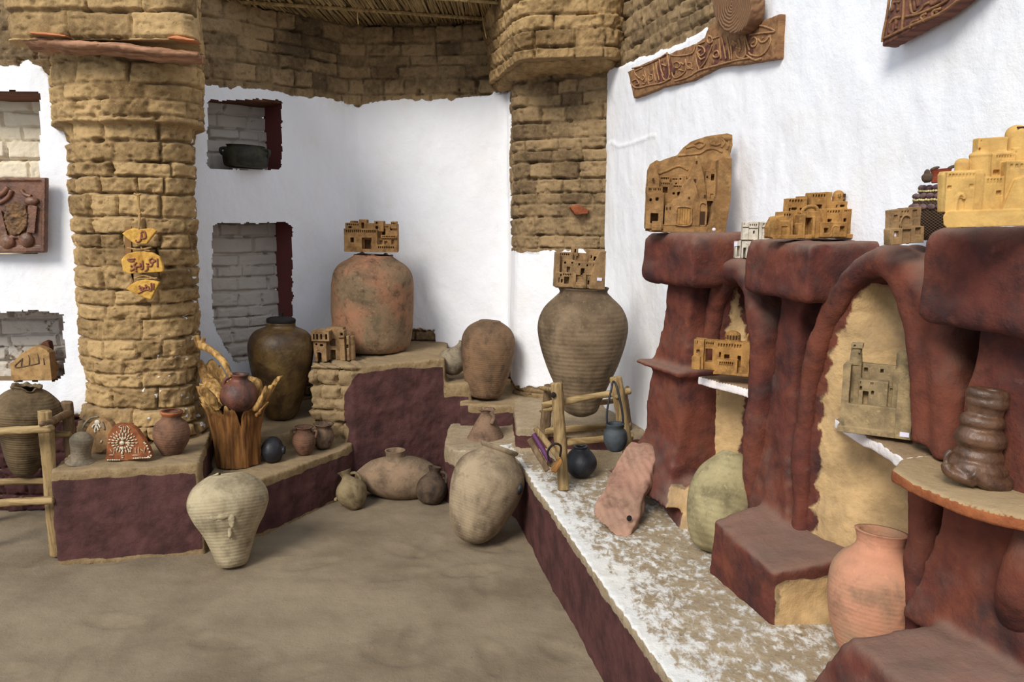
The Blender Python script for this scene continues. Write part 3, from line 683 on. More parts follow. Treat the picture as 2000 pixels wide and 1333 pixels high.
# ================= pottery =================
from mathutils import Vector, Matrix, Quaternion
def lathe(name, prof, mat, seg=72, n=90, wob=.012, broken=0, bt=.93, inner=True, wall=.012, sm=True, seed=0, parent=None, dent=0):
    """prof: list of (r, z) bottom to top"""
    p = spline([(a, b, 0) for a, b in prof], n)[:, :2]; p[:, 0] = np.maximum(p[:, 0], .001)
    L = np.r_[0, np.cumsum(np.hypot(*np.diff(p, axis=0).T))]; L /= L[-1]
    A = np.linspace(0, 2*pi, seg, endpoint=False)
    def surf(rr, zz, t):
        r = rr[:, None]*(1+wob*fbm(np.cos(A)[None]*1.3+0*zz[:, None], np.sin(A)[None]*1.3+0*zz[:, None], zz[:, None]/(rr.max()*.8), 3, seed))
        if dent: r = r*(1+dent*fbm(np.cos(A)[None]*3+0*zz[:, None], np.sin(A)[None]*3+0*zz[:, None], zz[:, None]/(rr.max()*.35), 3, seed+5))
        z = zz[:, None]+0*r
        if broken: z = z-broken*(ss(bt, 1, t)[:, None])*np.clip(.5+fbm(np.cos(A)*1.6, np.sin(A)*1.6, seed, 3, seed+9)*1.6, 0, 1)[None]
        return np.stack([r*np.cos(A)[None], r*np.sin(A)[None], z], -1)
    S = [surf(p[:, 0], p[:, 1], L)]
    if inner:
        k = np.where((p[:, 1] > p[0, 1]+(p[-1, 1]-p[0, 1])*.35))[0][::-1][::3]
        ri = np.maximum(p[k, 0]-wall, .004); S.append(surf(ri, p[k, 1]-(0 if broken else 0), L[k]))
    V = np.concatenate(S, 0); m = V.shape[0]; V = V.reshape(-1, 3)
    Fc = []
    for i in range(m-1):
        for j in range(seg):
            a = i*seg+j; b = i*seg+(j+1) % seg; Fc.append((a, b, b+seg, a+seg))
    Fc = np.array(Fc); o = mesh(name, V, Fc, mat, parent)
    me = o.data; import bmesh
    bm = bmesh.new(); bm.from_mesh(me); bm.verts.ensure_lookup_table()
    bm.faces.new([bm.verts[i] for i in range(seg-1, -1, -1)]); bm.faces.new([bm.verts[(m-1)*seg+i] for i in range(seg)])
    for f in bm.faces: f.smooth = True
    bm.to_mesh(me); bm.free(); return o
def axisplace(o, A, B, spin=0):
    z = Vector(B-A).normalized()
    if abs(z.x) > .9: y = Vector((0, 1, 0)); x = y.cross(z).normalized(); y = z.cross(x)
    else: y = z.cross(Vector((1, 0, 0))).normalized(); x = y.cross(z)
    m = Matrix((x, y, z)).transposed().to_4x4(); o.matrix_world = Matrix.Translation(Vector(A)) @ m
def jar(name, label, cat, bot, top, z, prof, mat, dY=0, Y=None, group=None, seg=72, kids=(), sub=0, spin=0, **k):
    """bot/top pixels of the axis ends, z height of the resting surface, prof (t, half width in px)"""
    A = atz(bot[0], bot[1], z) if Y is None else aty(bot[0], bot[1], Y)
    B = aty(top[0], top[1], A[1]+dY); L = np.linalg.norm(B-A); s = dep((A+B)[1]/2, (A+B)[2]/2)/F
    pr = [(w*s, t*L) for t, w in prof]
    if kids:
        T_ = thing(name, label, cat); b = lathe('body', pr, mat, seg=seg, parent=T_, **k); o = T_
    else:
        o = lathe(name, pr, mat, seg=seg, **k); tag(o, label, cat)
    if group: o['group'] = group
    axisplace(o, A, B, spin)
    o['_'] = 0; del o['_']
    for kk in kids: kk(o, s, L)
    return o, A, B, s
def handle_part(pts, r, mat, name='handle', flat_=1.0):
    """pts (x px, h px, d px) in the jar frame"""
    def f(o, s, L):
        return mesh(name, *tube(spline([(a*s, c*s, b*s) for a, b, c in pts], 20), r*s, 8), mat, o)
    return f
G1 = pot('grey_brown_clay', (150, 124, 94), (120, 96, 72), (90, 72, 54), .5, ridge=.5, rough=.9)
M_BIGL = pot('brown_ridged_clay', (124, 104, 76), (84, 66, 44), (140, 122, 92), .6, ridge=.6, scale=4, rough=.9)
M_GREY = pot('grey_clay', (150, 136, 114), (120, 106, 88), None, ridge=.3, rough=.95)
M_REDJ = pot('reddish_clay', (132, 94, 72), (98, 74, 60), (76, 62, 54), .6, ridge=.3, rough=.85)
M_SOOT = pot('sooty_clay', (118, 70, 52), (52, 44, 44), (36, 36, 42), .85, rough=.55, scale=7, spec=.4)
M_BLACK = pot('black_clay', (44, 44, 50), (26, 27, 32), (70, 66, 66), .3, rough=.5, spec=.4)
M_BLUEG = pot('dark_blue_grey_clay', (70, 76, 80), (46, 50, 54), (96, 98, 98), .4, rough=.7, spec=.4)
M_OLIVE = pot('olive_brown_clay', (106, 80, 42), (66, 46, 26), (138, 116, 70), .55, scale=7, rough=.5, spec=.4)
M_CREAM = pot('cream_clay', (186, 170, 138), (150, 132, 102), (112, 92, 68), .5, ridge=.42, pitch=.014, scale=4, rough=.9, speck=.15)
M_TAN = pot('tan_clay', (146, 128, 96), (112, 94, 68), None, rough=.95, scale=9)
M_PINKT = pot('pinkish_brown_clay', (148, 122, 98), (120, 102, 82), (100, 86, 70), .4, rough=.95, scale=5)
M_DKBR = pot('dark_brown_clay', (96, 78, 62), (64, 52, 44), None, rough=.9, scale=10)
M_CONE = pot('mauve_brown_clay', (138, 110, 88), (108, 84, 70), None, ridge=.3, rough=.95)
M_TILT = pot('buff_stained_clay', (168, 148, 120), (132, 112, 88), (104, 70, 60), .5, ridge=.25, scale=4, rough=.9)
M_BRN = pot('brown_orange_clay', (140, 108, 80), (108, 86, 66), (92, 66, 50), .5, ridge=.25, rough=.9, scale=5)
M_RED = pot('orange_patched_clay', (162, 114, 86), (142, 120, 92), (94, 84, 66), .75, scale=5, rough=.95, speck=.5)
M_STANDJ = pot('grey_buff_ridged_clay', (144, 122, 96), (108, 88, 66), (78, 60, 44), .55, ridge=.5, pitch=.02, scale=4, rough=.9)
M_GREEN = pot('greenish_cream_clay', (172, 158, 118), (132, 118, 84), (76, 76, 62), .35, ridge=.6, pitch=.022, scale=4, rough=.9)
M_PINK = pot('pink_clay', (204, 144, 114), (182, 148, 116), (168, 104, 78), .45, ridge=.2, scale=4, rough=.85, speck=.12)
M_DARKC = pot('dark_green_metal', (74, 70, 56), (48, 48, 42), (90, 84, 66), .4, rough=.6, scale=12)
M_ORIM = pot('orange_rim', (176, 106, 64), (150, 90, 60), None, rough=.8)
M_DLID = pot('charred_lid', (46, 38, 36), (30, 26, 26), None, rough=.9)
def scar(o, s, L):
    q = [ell((a*s, b*s, c*s), (r1*s, 5*s, r2*s), 14, 10) for a, b, c, r1, r2 in ((2, -69, 120, 20, 11), (12, -67, 112, 14, 14), (-4, -66, 108, 14, 10), (26, -61, 98, 7, 18), (18, -52, 76, 5, 16))]
    m = solid('scar', q, .004, M_CREAM, o, disp=((30, .008), (80, .003)), smooth=3); m['label'] = 'raised clay scar on the belly'
# --- left group
jar('storage_jar', 'very large brown ridged jar held in the wooden stand at the left edge', 'jar', (48, 930), (52, 752), 0,
    [(0, 8), (.05, 22), (.2, 33), (.45, 44), (.58, 56), (.68, 62), (.78, 60), (.9, 40), (.955, 25), (1, 27)], M_BIGL, Y=3.50, broken=.02)
jar('flared_pot', 'small grey clay pot upside down on its flared rim, at the left bench end', 'pot', (157, 904), (160, 846), .425,
    [(0, 26), (.05, 26), (.16, 19), (.4, 18), (.75, 21), (.88, 18), (.97, 12), (1, 8)], M_GREY, inner=False, seg=48)
jar('clay_jar', 'reddish brown jar with a short orange neck at the right end of the bench', 'jar', (335, 886), (335, 803), .425,
    [(0, 17), (.04, 20), (.28, 31), (.5, 34), (.7, 29), (.8, 20), (.88, 17), (.97, 20), (1, 20)], M_REDJ, seg=56,
    kids=[lambda o, s, L: lathe('rim', [(17*s, L*.90), (20.5*s, L*.955), (21*s, L*.99), (18*s, L*1.0)], M_ORIM, seg=48, n=20, parent=o)])
# --- sooty jug in the stump, big jar, small pots
jar('sooty_jug', 'smoke blackened jug with a side handle resting in the split tree stump', 'jug', (467, 802), (468, 731), .60,
    [(0, 14), (.08, 25), (.28, 35), (.5, 35), (.72, 27), (.83, 17), (.9, 15), (1, 18)], M_SOOT, Y=3.68, seg=56,
    kids=[handle_part([(-17, 68, -4), (-26, 60, -6), (-28, 48, -6), (-26, 38, -6)], 4, M_SOOT)])
jar('pointed_jar', 'tall olive brown glazed jar narrowing to its foot in front of the lower niche', 'jar', (549, 818), (549, 630), .378,
    [(0, 19), (.05, 30), (.25, 44), (.45, 54), (.66, 61), (.80, 61), (.90, 50), (.955, 29), (1, 27)], M_OLIVE,
    kids=[lambda o, s, L: lathe('lid', [(24*s, L*.985), (27*s, L*1.0), (26*s, L*1.04), (12*s, L*1.055), (2*s, L*1.06)], M_DLID, seg=40, n=26, inner=False, parent=o), lambda o, s, L: lathe('knob', [(5*s, L*1.05), (4*s, L*1.08), (4*s, L*1.10), (1*s, L*1.105)], M_DLID, seg=16, n=12, inner=False, parent=[c for c in o.children if c.name.startswith('lid')][0])])
jar('handled_pot', 'small brown pot with two tiny handles on the low bench', 'pot', (594, 887), (594, 834), .282,
    [(0, 11), (.08, 15), (.4, 22), (.65, 21), (.82, 15), (.92, 14), (1, 18)], M_REDJ, seg=48,
    kids=[handle_part([(-15, 48, 0), (-24, 46, 0), (-22, 34, 0)], 2.6, M_REDJ), handle_part([(15, 48, 0), (24, 46, 0), (22, 34, 0)], 2.6, M_REDJ)])
M_HALF = pot('half_burnt_clay', (136, 110, 88), (70, 58, 50), (40, 34, 34), .7, rough=.85, scale=9)
jar('open_pot', 'small open pot with a pale rim and burnt foot beside the two handled pot', 'pot', (632, 875), (632, 828), .30,
    [(0, 11), (.1, 16), (.42, 20), (.68, 18), (.84, 14), (1, 20)], M_HALF, Y=4.02, seg=48)
jar('round_black_pot', 'round black pot lying on its side behind the tree stump', 'pot', (511, 880), (556, 880), .285,
    [(0, 6), (.1, 16), (.35, 26), (.6, 26), (.8, 19), (.92, 9), (1, 8)], M_BLACK, Y=3.80, seg=48, inner=False)
jar('pointed_cream_jar', 'large cream coloured jar with a broken top tapering down to the dirt floor', 'jar', (455, 1108), (442, 922), .0,
    [(0, 14), (.035, 27), (.2, 38), (.36, 50), (.50, 65), (.64, 75), (.76, 74), (.87, 62), (.95, 42), (1, 20)], M_CREAM, dY=.10, broken=.022, bt=.95, kids=[scar], dent=.02, seed=5)
# --- middle floor
jar('small_amphora', 'little tan amphora with one handle leaning against the low bench on the floor', 'amphora', (698, 995), (672, 920), .0,
    [(0, 9), (.06, 15), (.25, 26), (.48, 30), (.66, 24), (.8, 11), (.88, 9), (1, 14)], M_TAN, dY=.05, seg=48,
    kids=[handle_part([(9, 70, 2), (20, 66, 2), (24, 54, 2), (22, 46, 0)], 3, M_TAN), handle_part([(-24, 34, -8), (-31, 33, -9), (-32, 30, -9)], 3, M_TAN, 'spout')])
def topneck(o, s, L):
    # neck rising from the middle of the lying body, local -> world up
    m = o.matrix_world; up = (m.to_3x3().inverted() @ Vector((0, 0, 1))).normalized()
    c = Vector((0, 0, L*.47)); n_ = lathe('neck', [(26*s, 34*s), (20*s, 40*s), (18*s, 45*s), (19*s, 52*s), (20*s, 55*s)], M_PINKT, seg=40, n=24, parent=o, wall=.008)
    n_.matrix_parent_inverse = Matrix.Identity(4); n_.matrix_local = Matrix.Translation(c) @ up.to_track_quat('Z', 'Y').to_matrix().to_4x4()
jar('lying_barrel_jar', 'fat pinkish barrel shaped jar lying on the floor with its neck pointing up', 'jar', (694, 930), (862, 936), 0,
    [(0, 4), (.04, 13), (.18, 31), (.4, 42), (.6, 43), (.8, 36), (.94, 22), (1, 8)], M_PINKT, Y=4.03, inner=False, seg=64, kids=[topneck])
jar('round_jug', 'small dark round jug with a handle, right of the barrel shaped jar', 'jug', (838, 984), (850, 912), .0,
    [(0, 10), (.08, 22), (.35, 30), (.6, 27), (.78, 14), (.86, 10), (1, 14)], M_DKBR, dY=.03, seg=48,
    kids=[handle_part([(12, 66, 0), (24, 62, 0), (26, 50, 0), (24, 42, 0)], 3.4, M_DKBR)])
jar('conical_jug', 'mauve brown conical jug with a small handle standing behind the large tilted jar', 'jug', (948, 892), (951, 798), .32,
    [(0, 36), (.05, 43), (.25, 42), (.5, 31), (.75, 19), (.88, 12), (.95, 13), (1, 17)], M_CONE, Y=4.10, seg=56, broken=.012,
    kids=[handle_part([(8, 92, -12), (14, 84, -18), (10, 72, -22)], 4, M_CONE)])
def rimpart(o, s, L): lathe('rim', [(34*s, L*.945), (38*s, L*.965), (39*s, L*.99), (36*s, L*1.0)], M_TILT, seg=56, n=20, parent=o)
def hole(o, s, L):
    h_ = mesh('hole', *ell((0, 0, 0), (7*s, 7*s, 12*s), 12, 8), M_BLACK, o); h_.location = (61*s, -32*s, L*.66)  # black lump paints the shade inside a broken hole
    h_['label'] = 'black patch painting the shade of a broken hole'
jar('tilted_storage_jar', 'largest buff stained jar on the floor, tilted against the bench corner with its mouth up', 'jar', (914, 1058), (977, 872), 0.03,
    [(0, 14), (.04, 30), (.15, 47), (.32, 60), (.52, 70), (.7, 70), (.82, 58), (.90, 42), (.94, 35), (1, 36)], M_TILT, dY=.13, kids=[rimpart, hole], wall=.02)
# --- far corner
jar('gourd_bottle', 'small grey round bottle with a bent neck beside the brown inverted jar', 'bottle', (872, 727), (903, 668), .585,
    [(0, 14), (.12, 23), (.35, 28), (.55, 25), (.7, 14), (.82, 8), (.92, 6), (1, 7)], M_GREY, Y=4.50, seg=48)
jar('inverted_jar', 'brown orange egg shaped jar with a flat top on the right step of the platform', 'jar', (946, 775), (957, 627), .45,
    [(0, 24), (.03, 33), (.12, 38), (.35, 46), (.6, 52), (.78, 51), (.9, 42), (.97, 28), (.985, 23), (1, 21)], M_BRN, Y=4.47, inner=False)
jar('round_shouldered_jar', 'biggest orange patched jar with a broken neck on top of the stepped platform', 'jar', (727, 683), (729, 493), .712,
    [(0, 58), (.02, 68), (.1, 75), (.3, 78), (.55, 79), (.75, 77), (.86, 66), (.93, 46), (.965, 37), (1, 38)], M_RED, Y=4.64, dent=.02, broken=.05, bt=.975, seed=2)
T_ = jar('niche_cooking_pot', 'squat dark cooking pot with lug handles sitting in the upper niche', 'pot', (480, 328), (480, 285), 0,
    [(0, 34), (.1, 40), (.5, 43), (.8, 39), (.92, 35), (1, 37)], M_DARKC, Y=4.56, seg=56,
    kids=[handle_part([(-38, 36, 0), (-47, 34, -4), (-46, 26, -4), (-41, 22, 0)], 3, M_DARKC), handle_part([(38, 36, 0), (47, 34, -4), (46, 26, -4), (41, 22, 0)], 3, M_DARKC)])
# --- stand group on the right bench
jar('jar_on_stand', 'big grey buff ridged jar sitting in the wooden rail stand near the corner', 'jar', (1134, 812), (1140, 562), 0,
    [(0, 14), (.04, 32), (.12, 40), (.22, 50), (.4, 70), (.58, 84), (.72, 87), (.84, 76), (.93, 54), (.965, 46), (1, 49)], M_STANDJ, Y=3.58)
jar('hanging_black_pot', 'small blue black pot hanging from a cord on the right post of the stand', 'pot', (1203, 881), (1201, 828), 0,
    [(0, 11), (.1, 17), (.4, 23), (.68, 22), (.82, 17), (.9, 17), (1, 19)], M_BLUEG, Y=3.16, seg=48,
    kids=[lambda o, s, L: mesh('cord', *tube(spline([(-15*s, 0, 46*s), (-14*s, 2*s, 80*s), (-2*s, 14*s, 124*s), (4*s, 30*s, 132*s), (8*s, 14*s, 124*s), (15*s, 2*s, 80*s), (16*s, 0, 46*s)], 40), 2.2*s, 6), M_BLACK, o)])
jar('round_dark_pot', 'round dark pot standing under the rails of the jar stand', 'pot', (1134, 931), (1134, 872), .327,
    [(0, 10), (.07, 19), (.3, 30), (.55, 31), (.8, 22), (.93, 14), (1, 15)], M_BLACK, seg=56)
jar('leaning_ridged_jar', 'greenish cream ridged jar leaning in the bottom of the farther arched niche', 'jar', (1388, 1078), (1432, 884), .325,
    [(0, 20), (.05, 38), (.2, 54), (.4, 64), (.6, 66), (.78, 56), (.9, 38), (1, 20)], M_GREEN, dY=.10, seed=9)
jar('pink_jar', 'large pink clay jar with a wide collar in the bottom of the nearer arched niche', 'jar', (1694, 1290), (1722, 1038), .325,
    [(0, 34), (.03, 48), (.12, 62), (.3, 78), (.5, 86), (.68, 84), (.79, 68), (.85, 50), (.9, 43), (.96, 45), (1, 49)], M_PINK, dY=.04, seed=11)
# ================= wooden stands =================
M_WOOD = wood('weathered_wood', (164, 138, 96), (112, 88, 58), 2)
M_WOODD = wood('dark_weathered_wood', (128, 104, 78), (92, 72, 52), 2)
M_STICK = wood('pale_stick', (172, 146, 102), (122, 98, 64), 0)
def beam(name, a, b, w0, w1, mat, parent, flat_=.7, seg=8, bend=0, vox_=.005):
    a = np.array(a, float); b = np.array(b, float); n = 14; t = np.linspace(0, 1, n)
    mid = np.array([random.uniform(-1, 1), 0, random.uniform(-1, 1)])*bend
    P = a[None]*(1-t)[:, None]+b[None]*t[:, None]+mid[None]*np.sin(t*pi)[:, None]
    return solid(name, [tube(P, np.linspace(w0, w1, n), seg, flat_, up=np.array([0, 1.0, .01]))], vox_, mat, parent, disp=((9, .004), (40, .002)), smooth=1)
def rel(T, P): return np.array(P)-np.array(T.location)
T_ = thing('jar_stand', 'rough wooden stand of posts and stick rails at the left edge, beside the bench', 'stand', tuple(atz(110, 1088, 0)))
s_ = dep(3.3, .5)/F
fb = atz(110, 1086, 0); ft = aty(87, 802, fb[1]-.02)
beam('post', rel(T_, fb), rel(T_, ft), 13.5*s_, 15*s_, M_WOOD, T_)
bb = aty(152, 1060, 3.62); bb[2] = .0; btp = aty(131, 785, 3.55); beam('post', rel(T_, bb), rel(T_, btp), 12*s_, 13*s_, M_WOODD, T_)
fl2 = fb+[-.42, 0, 0]; beam('post', rel(T_, fl2), rel(T_, ft+[-.40, 0, 0]), 13*s_, 14*s_, M_WOOD, T_); beam('post', rel(T_, bb+[-.5, 0, 0]), rel(T_, btp+[-.44, 0, 0]), 12*s_, 13*s_, M_WOODD, T_)
for (p, q, Y_, r_) in (((-80, 852), (104, 838), 3.16, 9), ((-80, 948), (100, 940), 3.5, 8), ((-80, 990), (106, 977), 3.19, 9), ((-80, 862), (140, 848), 3.55, 8)):
    beam('rail', rel(T_, aty(*p, Y_)), rel(T_, aty(*q, Y_)), r_*s_, r_*s_*.9, M_STICK, T_, 1, bend=.008)
beam('rail', rel(T_, aty(84, 832, 3.15)), rel(T_, aty(136, 806, 3.56)), 7*s_, 9*s_, M_WOODD, T_, 1)
mesh('peg', *ell(tuple(rel(T_, aty(83, 828, 3.12))), (5*s_, .02, 5*s_), 10, 8), M_WOODD, T_)
T_ = thing('jar_stand', 'pale wooden rail stand carrying the big ridged jar on the right bench', 'stand', tuple(atz(1100, 960, .325)))
s_ = dep(3.3, .7)/F
f1b, f1t = atz(1101, 958, .325), aty(1087, 748, 3.28); beam('post', rel(T_, f1b), rel(T_, f1t), 12*s_, 12.5*s_, M_WOOD, T_)
f2b = aty(1238, 905, 3.30); f2b[2] = .325; f2t = aty(1202, 736, 3.34); beam('post', rel(T_, f2b), rel(T_, f2t), 12*s_, 12.5*s_, M_WOOD, T_)
b1b = aty(1062, 880, 3.80); b1b[2] = .40; b1t = aty(1073, 752, 3.74); beam('post', rel(T_, b1b), rel(T_, b1t), 12*s_, 12*s_, M_WOODD, T_)
b2b = aty(1228, 880, 3.80); b2b[2] = .40; b2t = aty(1216, 760, 3.74); beam('post', rel(T_, b2b), rel(T_, b2t), 11*s_, 11*s_, M_WOODD, T_)
for (p, q, Y1, Y2, r_) in (((1058, 793), (1232, 764), 3.30, 3.36, 7.5), ((1096, 866), (1236, 852), 3.27, 3.33, 7.5), ((1064, 842), (1232, 828), 3.78, 3.78, 8),
                           ((1060, 800), (1226, 780), 3.76, 3.76, 7), ((1056, 758), (1080, 762), 3.80, 3.30, 5), ((1226, 757), (1205, 775), 3.80, 3.3, 5)):
    beam('rail', rel(T_, aty(*p, Y1)), rel(T_, aty(*q, Y2)), r_*s_, r_*s_*.9, M_STICK, T_, 1, bend=.004)
mesh('knot', *ell(tuple(rel(T_, aty(1081, 772, 3.25))), (5*s_, .008, 6*s_), 12, 8), M_DLID, T_)
# wooden well pulley leaning on the stand
T_ = thing('wooden_trough', 'small grooved wooden trough with a purple stripe hanging on the stand post', 'trough', tuple(aty(1090, 905, 3.12)))
M_PURP = flat('purple_paint', (88, 44, 82), .6); M_ORW = wood('orange_end_wood', (156, 110, 60), (120, 80, 40), 2)
for (p, q, nm, m_, w_) in (((1034, 858), (1070, 920), 'side', M_WOODD, 6), ((1045, 836), (1094, 898), 'side', M_WOOD, 6), ((1042, 848), (1074, 902), 'stripe', M_PURP, 5), ((1074, 902), (1086, 912), 'bottom', M_WOODD, 9)):
    beam(nm, rel(T_, aty(*p, 3.22)), rel(T_, aty(*q, 3.16)), w_*s_, w_*s_, m_, T_, .8, vox_=.004)
e = [aty(a, b, 3.12) for a, b in [(1076, 922), (1096, 896), (1100, 904), (1086, 926)]]
solid('end_block', [extr([tuple(rel(T_, p)) for p in e], (0, .05, 0))], .004, M_ORW, T_, smooth=1)
mesh('ring', *tube(spline([rel(T_, aty(a, b, c)) for a, b, c in [(1072, 900, 3.13), (1070, 882, 3.12), (1082, 868, 3.10), (1095, 872, 3.11), (1094, 892, 3.13)]], 24), 2.2*s_, 6), M_DLID, T_)
# twig behind the stand
beamT = solid('dry_twig', [tube(spline([aty(a, b, 3.9) for a, b in [(1058, 832), (1062, 812), (1054, 802)]], 12), .006, 6), tube(spline([aty(a, b, 3.9) for a, b in [(1061, 818), (1068, 806), (1072, 798)]], 10), .004, 6)], .003, M_WOODD)
tag(beamT, 'brown forked twig beside the left posts of the pale jar stand', 'twig')
# ================= hollow tree stump =================
def stump():
    T = thing('tree_stump', 'hollow split tree stump with jagged golden top standing on the low bench', 'stump', tuple(atz(466, 905, .285)))
    c0 = np.array(T.location); s = dep(c0[1], .5)/F; n = 150; m = 70
    ang = np.linspace(0, 2*pi, n, endpoint=False)     # 0 = right, -pi/2 = front
    def peak(c, w, a): d = (ang-c+pi) % (2*pi)-pi; return a*np.exp(-(d/w)**2)
    H = 118+peak(0.12, .30, 52)+peak(-.35, .18, 10)+peak(pi-.1, .42, 34)+peak(2.3, .40, 70)+peak(1.2, .35, 34)+peak(-pi/2-.5, .25, 14)-peak(-pi/2+.45, .10, 26)+9*vn(np.cos(ang)*9, np.sin(ang)*9, 0, 3)+5*vn(np.cos(ang)*24, np.sin(ang)*24, 0, 4)
    t = np.linspace(0, 1, m)[:, None]; hh = t*H[None]
    base = 41+6*vn(np.cos(ang)*2, np.sin(ang)*2, 0, 1)
    flare = 12*(hh/110)**2
    lean = np.maximum(hh-105, 0)
    r = base[None]+flare*.9+2.2*vn(np.cos(ang)[None]*12+0*hh, np.sin(ang)[None]*12+0*hh, hh/50, 6)+2.0*vn(np.cos(ang)[None]*5+0*hh, np.sin(ang)[None]*5+0*hh, hh/22, 8)
    split = -5*np.exp(-(((ang[None]+pi/2+.35+.12*np.sin(hh/20)))/.09)**2)*(hh < 90)
    r = r+split+lean*.30
    X = r*np.cos(ang)[None]; Yv = r*np.sin(ang)[None]*.85; Z = hh
    O = np.stack([X, Yv, Z], -1)*s; r2 = r-8-3*t
    I = np.stack([r2*np.cos(ang)[None], r2*np.sin(ang)[None]*.85, Z-2], -1)*s
    V = np.concatenate([O, I[::-1][:45]], 0); M_ = V.shape[0]; Fc = []
    for i in range(M_-1):
        for j in range(n):
            a = i*n+j; b = i*n+(j+1) % n; Fc.append((a, b, b+n, a+n))
    t_ = NT('stump_wood'); st = (16, 16, 1.4)
    n1 = t_.noise(2.4, 6, .6, stretch=st); n2 = t_.noise(8, 5, .7, stretch=st); n3 = t_.noise(7, 4)
    sp = t_.n('ShaderNodeSeparateXYZ'); t_.l(t_.co, sp.inputs[0])
    c_ = t_.mix(t_.step(n1, .35, .65), lin((138, 94, 50)), lin((88, 56, 30)))
    zt = t_.step(t_.math('ADD', sp.outputs[2], t_.math('MULTIPLY', t_.math('SUBTRACT', n3, .5), .10)), 105*s, 132*s)
    c_ = t_.mix(zt, c_, t_.mix(t_.step(n1, .35, .65), lin((190, 150, 90)), lin((112, 80, 44))))
    c_ = t_.mix(t_.math('MULTIPLY', t_.step(n2, .56, .72), .6), c_, lin((70, 42, 24)))
    t_.base(c_); t_.b.inputs['Roughness'].default_value = .7; t_.bump([(n1, .6, .01), (n2, .5, .004)])
    mesh('trunk', V.reshape(-1, 3), np.array(Fc), t_.m, T)
    # thick splinters rising from the rim
    def sp_(pts, rr, nm='splinter'):
        Q = [rel(T, aty(a, b, c)) for a, b, c in pts]
        solid(nm, [tube(spline(Q, 24), np.interp(np.linspace(0, 1, 24), np.linspace(0, 1, len(rr)), rr)*s, 9, .6)], .005, t_.m, T, disp=((10, .018), (30, .008)), smooth=1)
    sp_([(440, 800, 3.72), (410, 745, 3.82), (388, 705, 3.88)], [22, 17, 8])
    sp_([(425, 800, 3.62), (408, 775, 3.60), (393, 757, 3.58)], [16, 13, 9])
    sp_([(500, 800, 3.68), (514, 775, 3.68), (521, 755, 3.70)], [14, 9, 6])
    sp_([(505, 812, 3.62), (518, 795, 3.60), (524, 784, 3.60)], [11, 8, 5])
    sp_([(462, 760, 3.86), (462, 735, 3.90), (462, 728, 3.90)], [14, 10, 8])
    sp_([(492, 765, 3.80), (500, 750, 3.82), (484, 740, 3.84)], [12, 10, 6])
    br = solid('branch', [tube(spline([aty(a, b, c) for a, b, c in [(452, 738, 3.66), (436, 706, 3.70), (410, 684, 3.74), (388, 674, 3.76)]], 30), np.linspace(5.5, 9, 30)*s, 9),
                          tube(spline([aty(a, b, 3.76) for a, b in [(388, 676), (385, 664), (383, 657)]], 8), 5*s, 8), tube(spline([aty(a, b, 3.76) for a, b in [(392, 678), (397, 668), (398, 660)]], 8), 3.5*s, 8)], .004, t_.m, None, disp=((14, .006),), smooth=1)
    tag(br, 'golden brown forked branch sticking out of the sooty jug towards the pillar', 'branch')
stump()
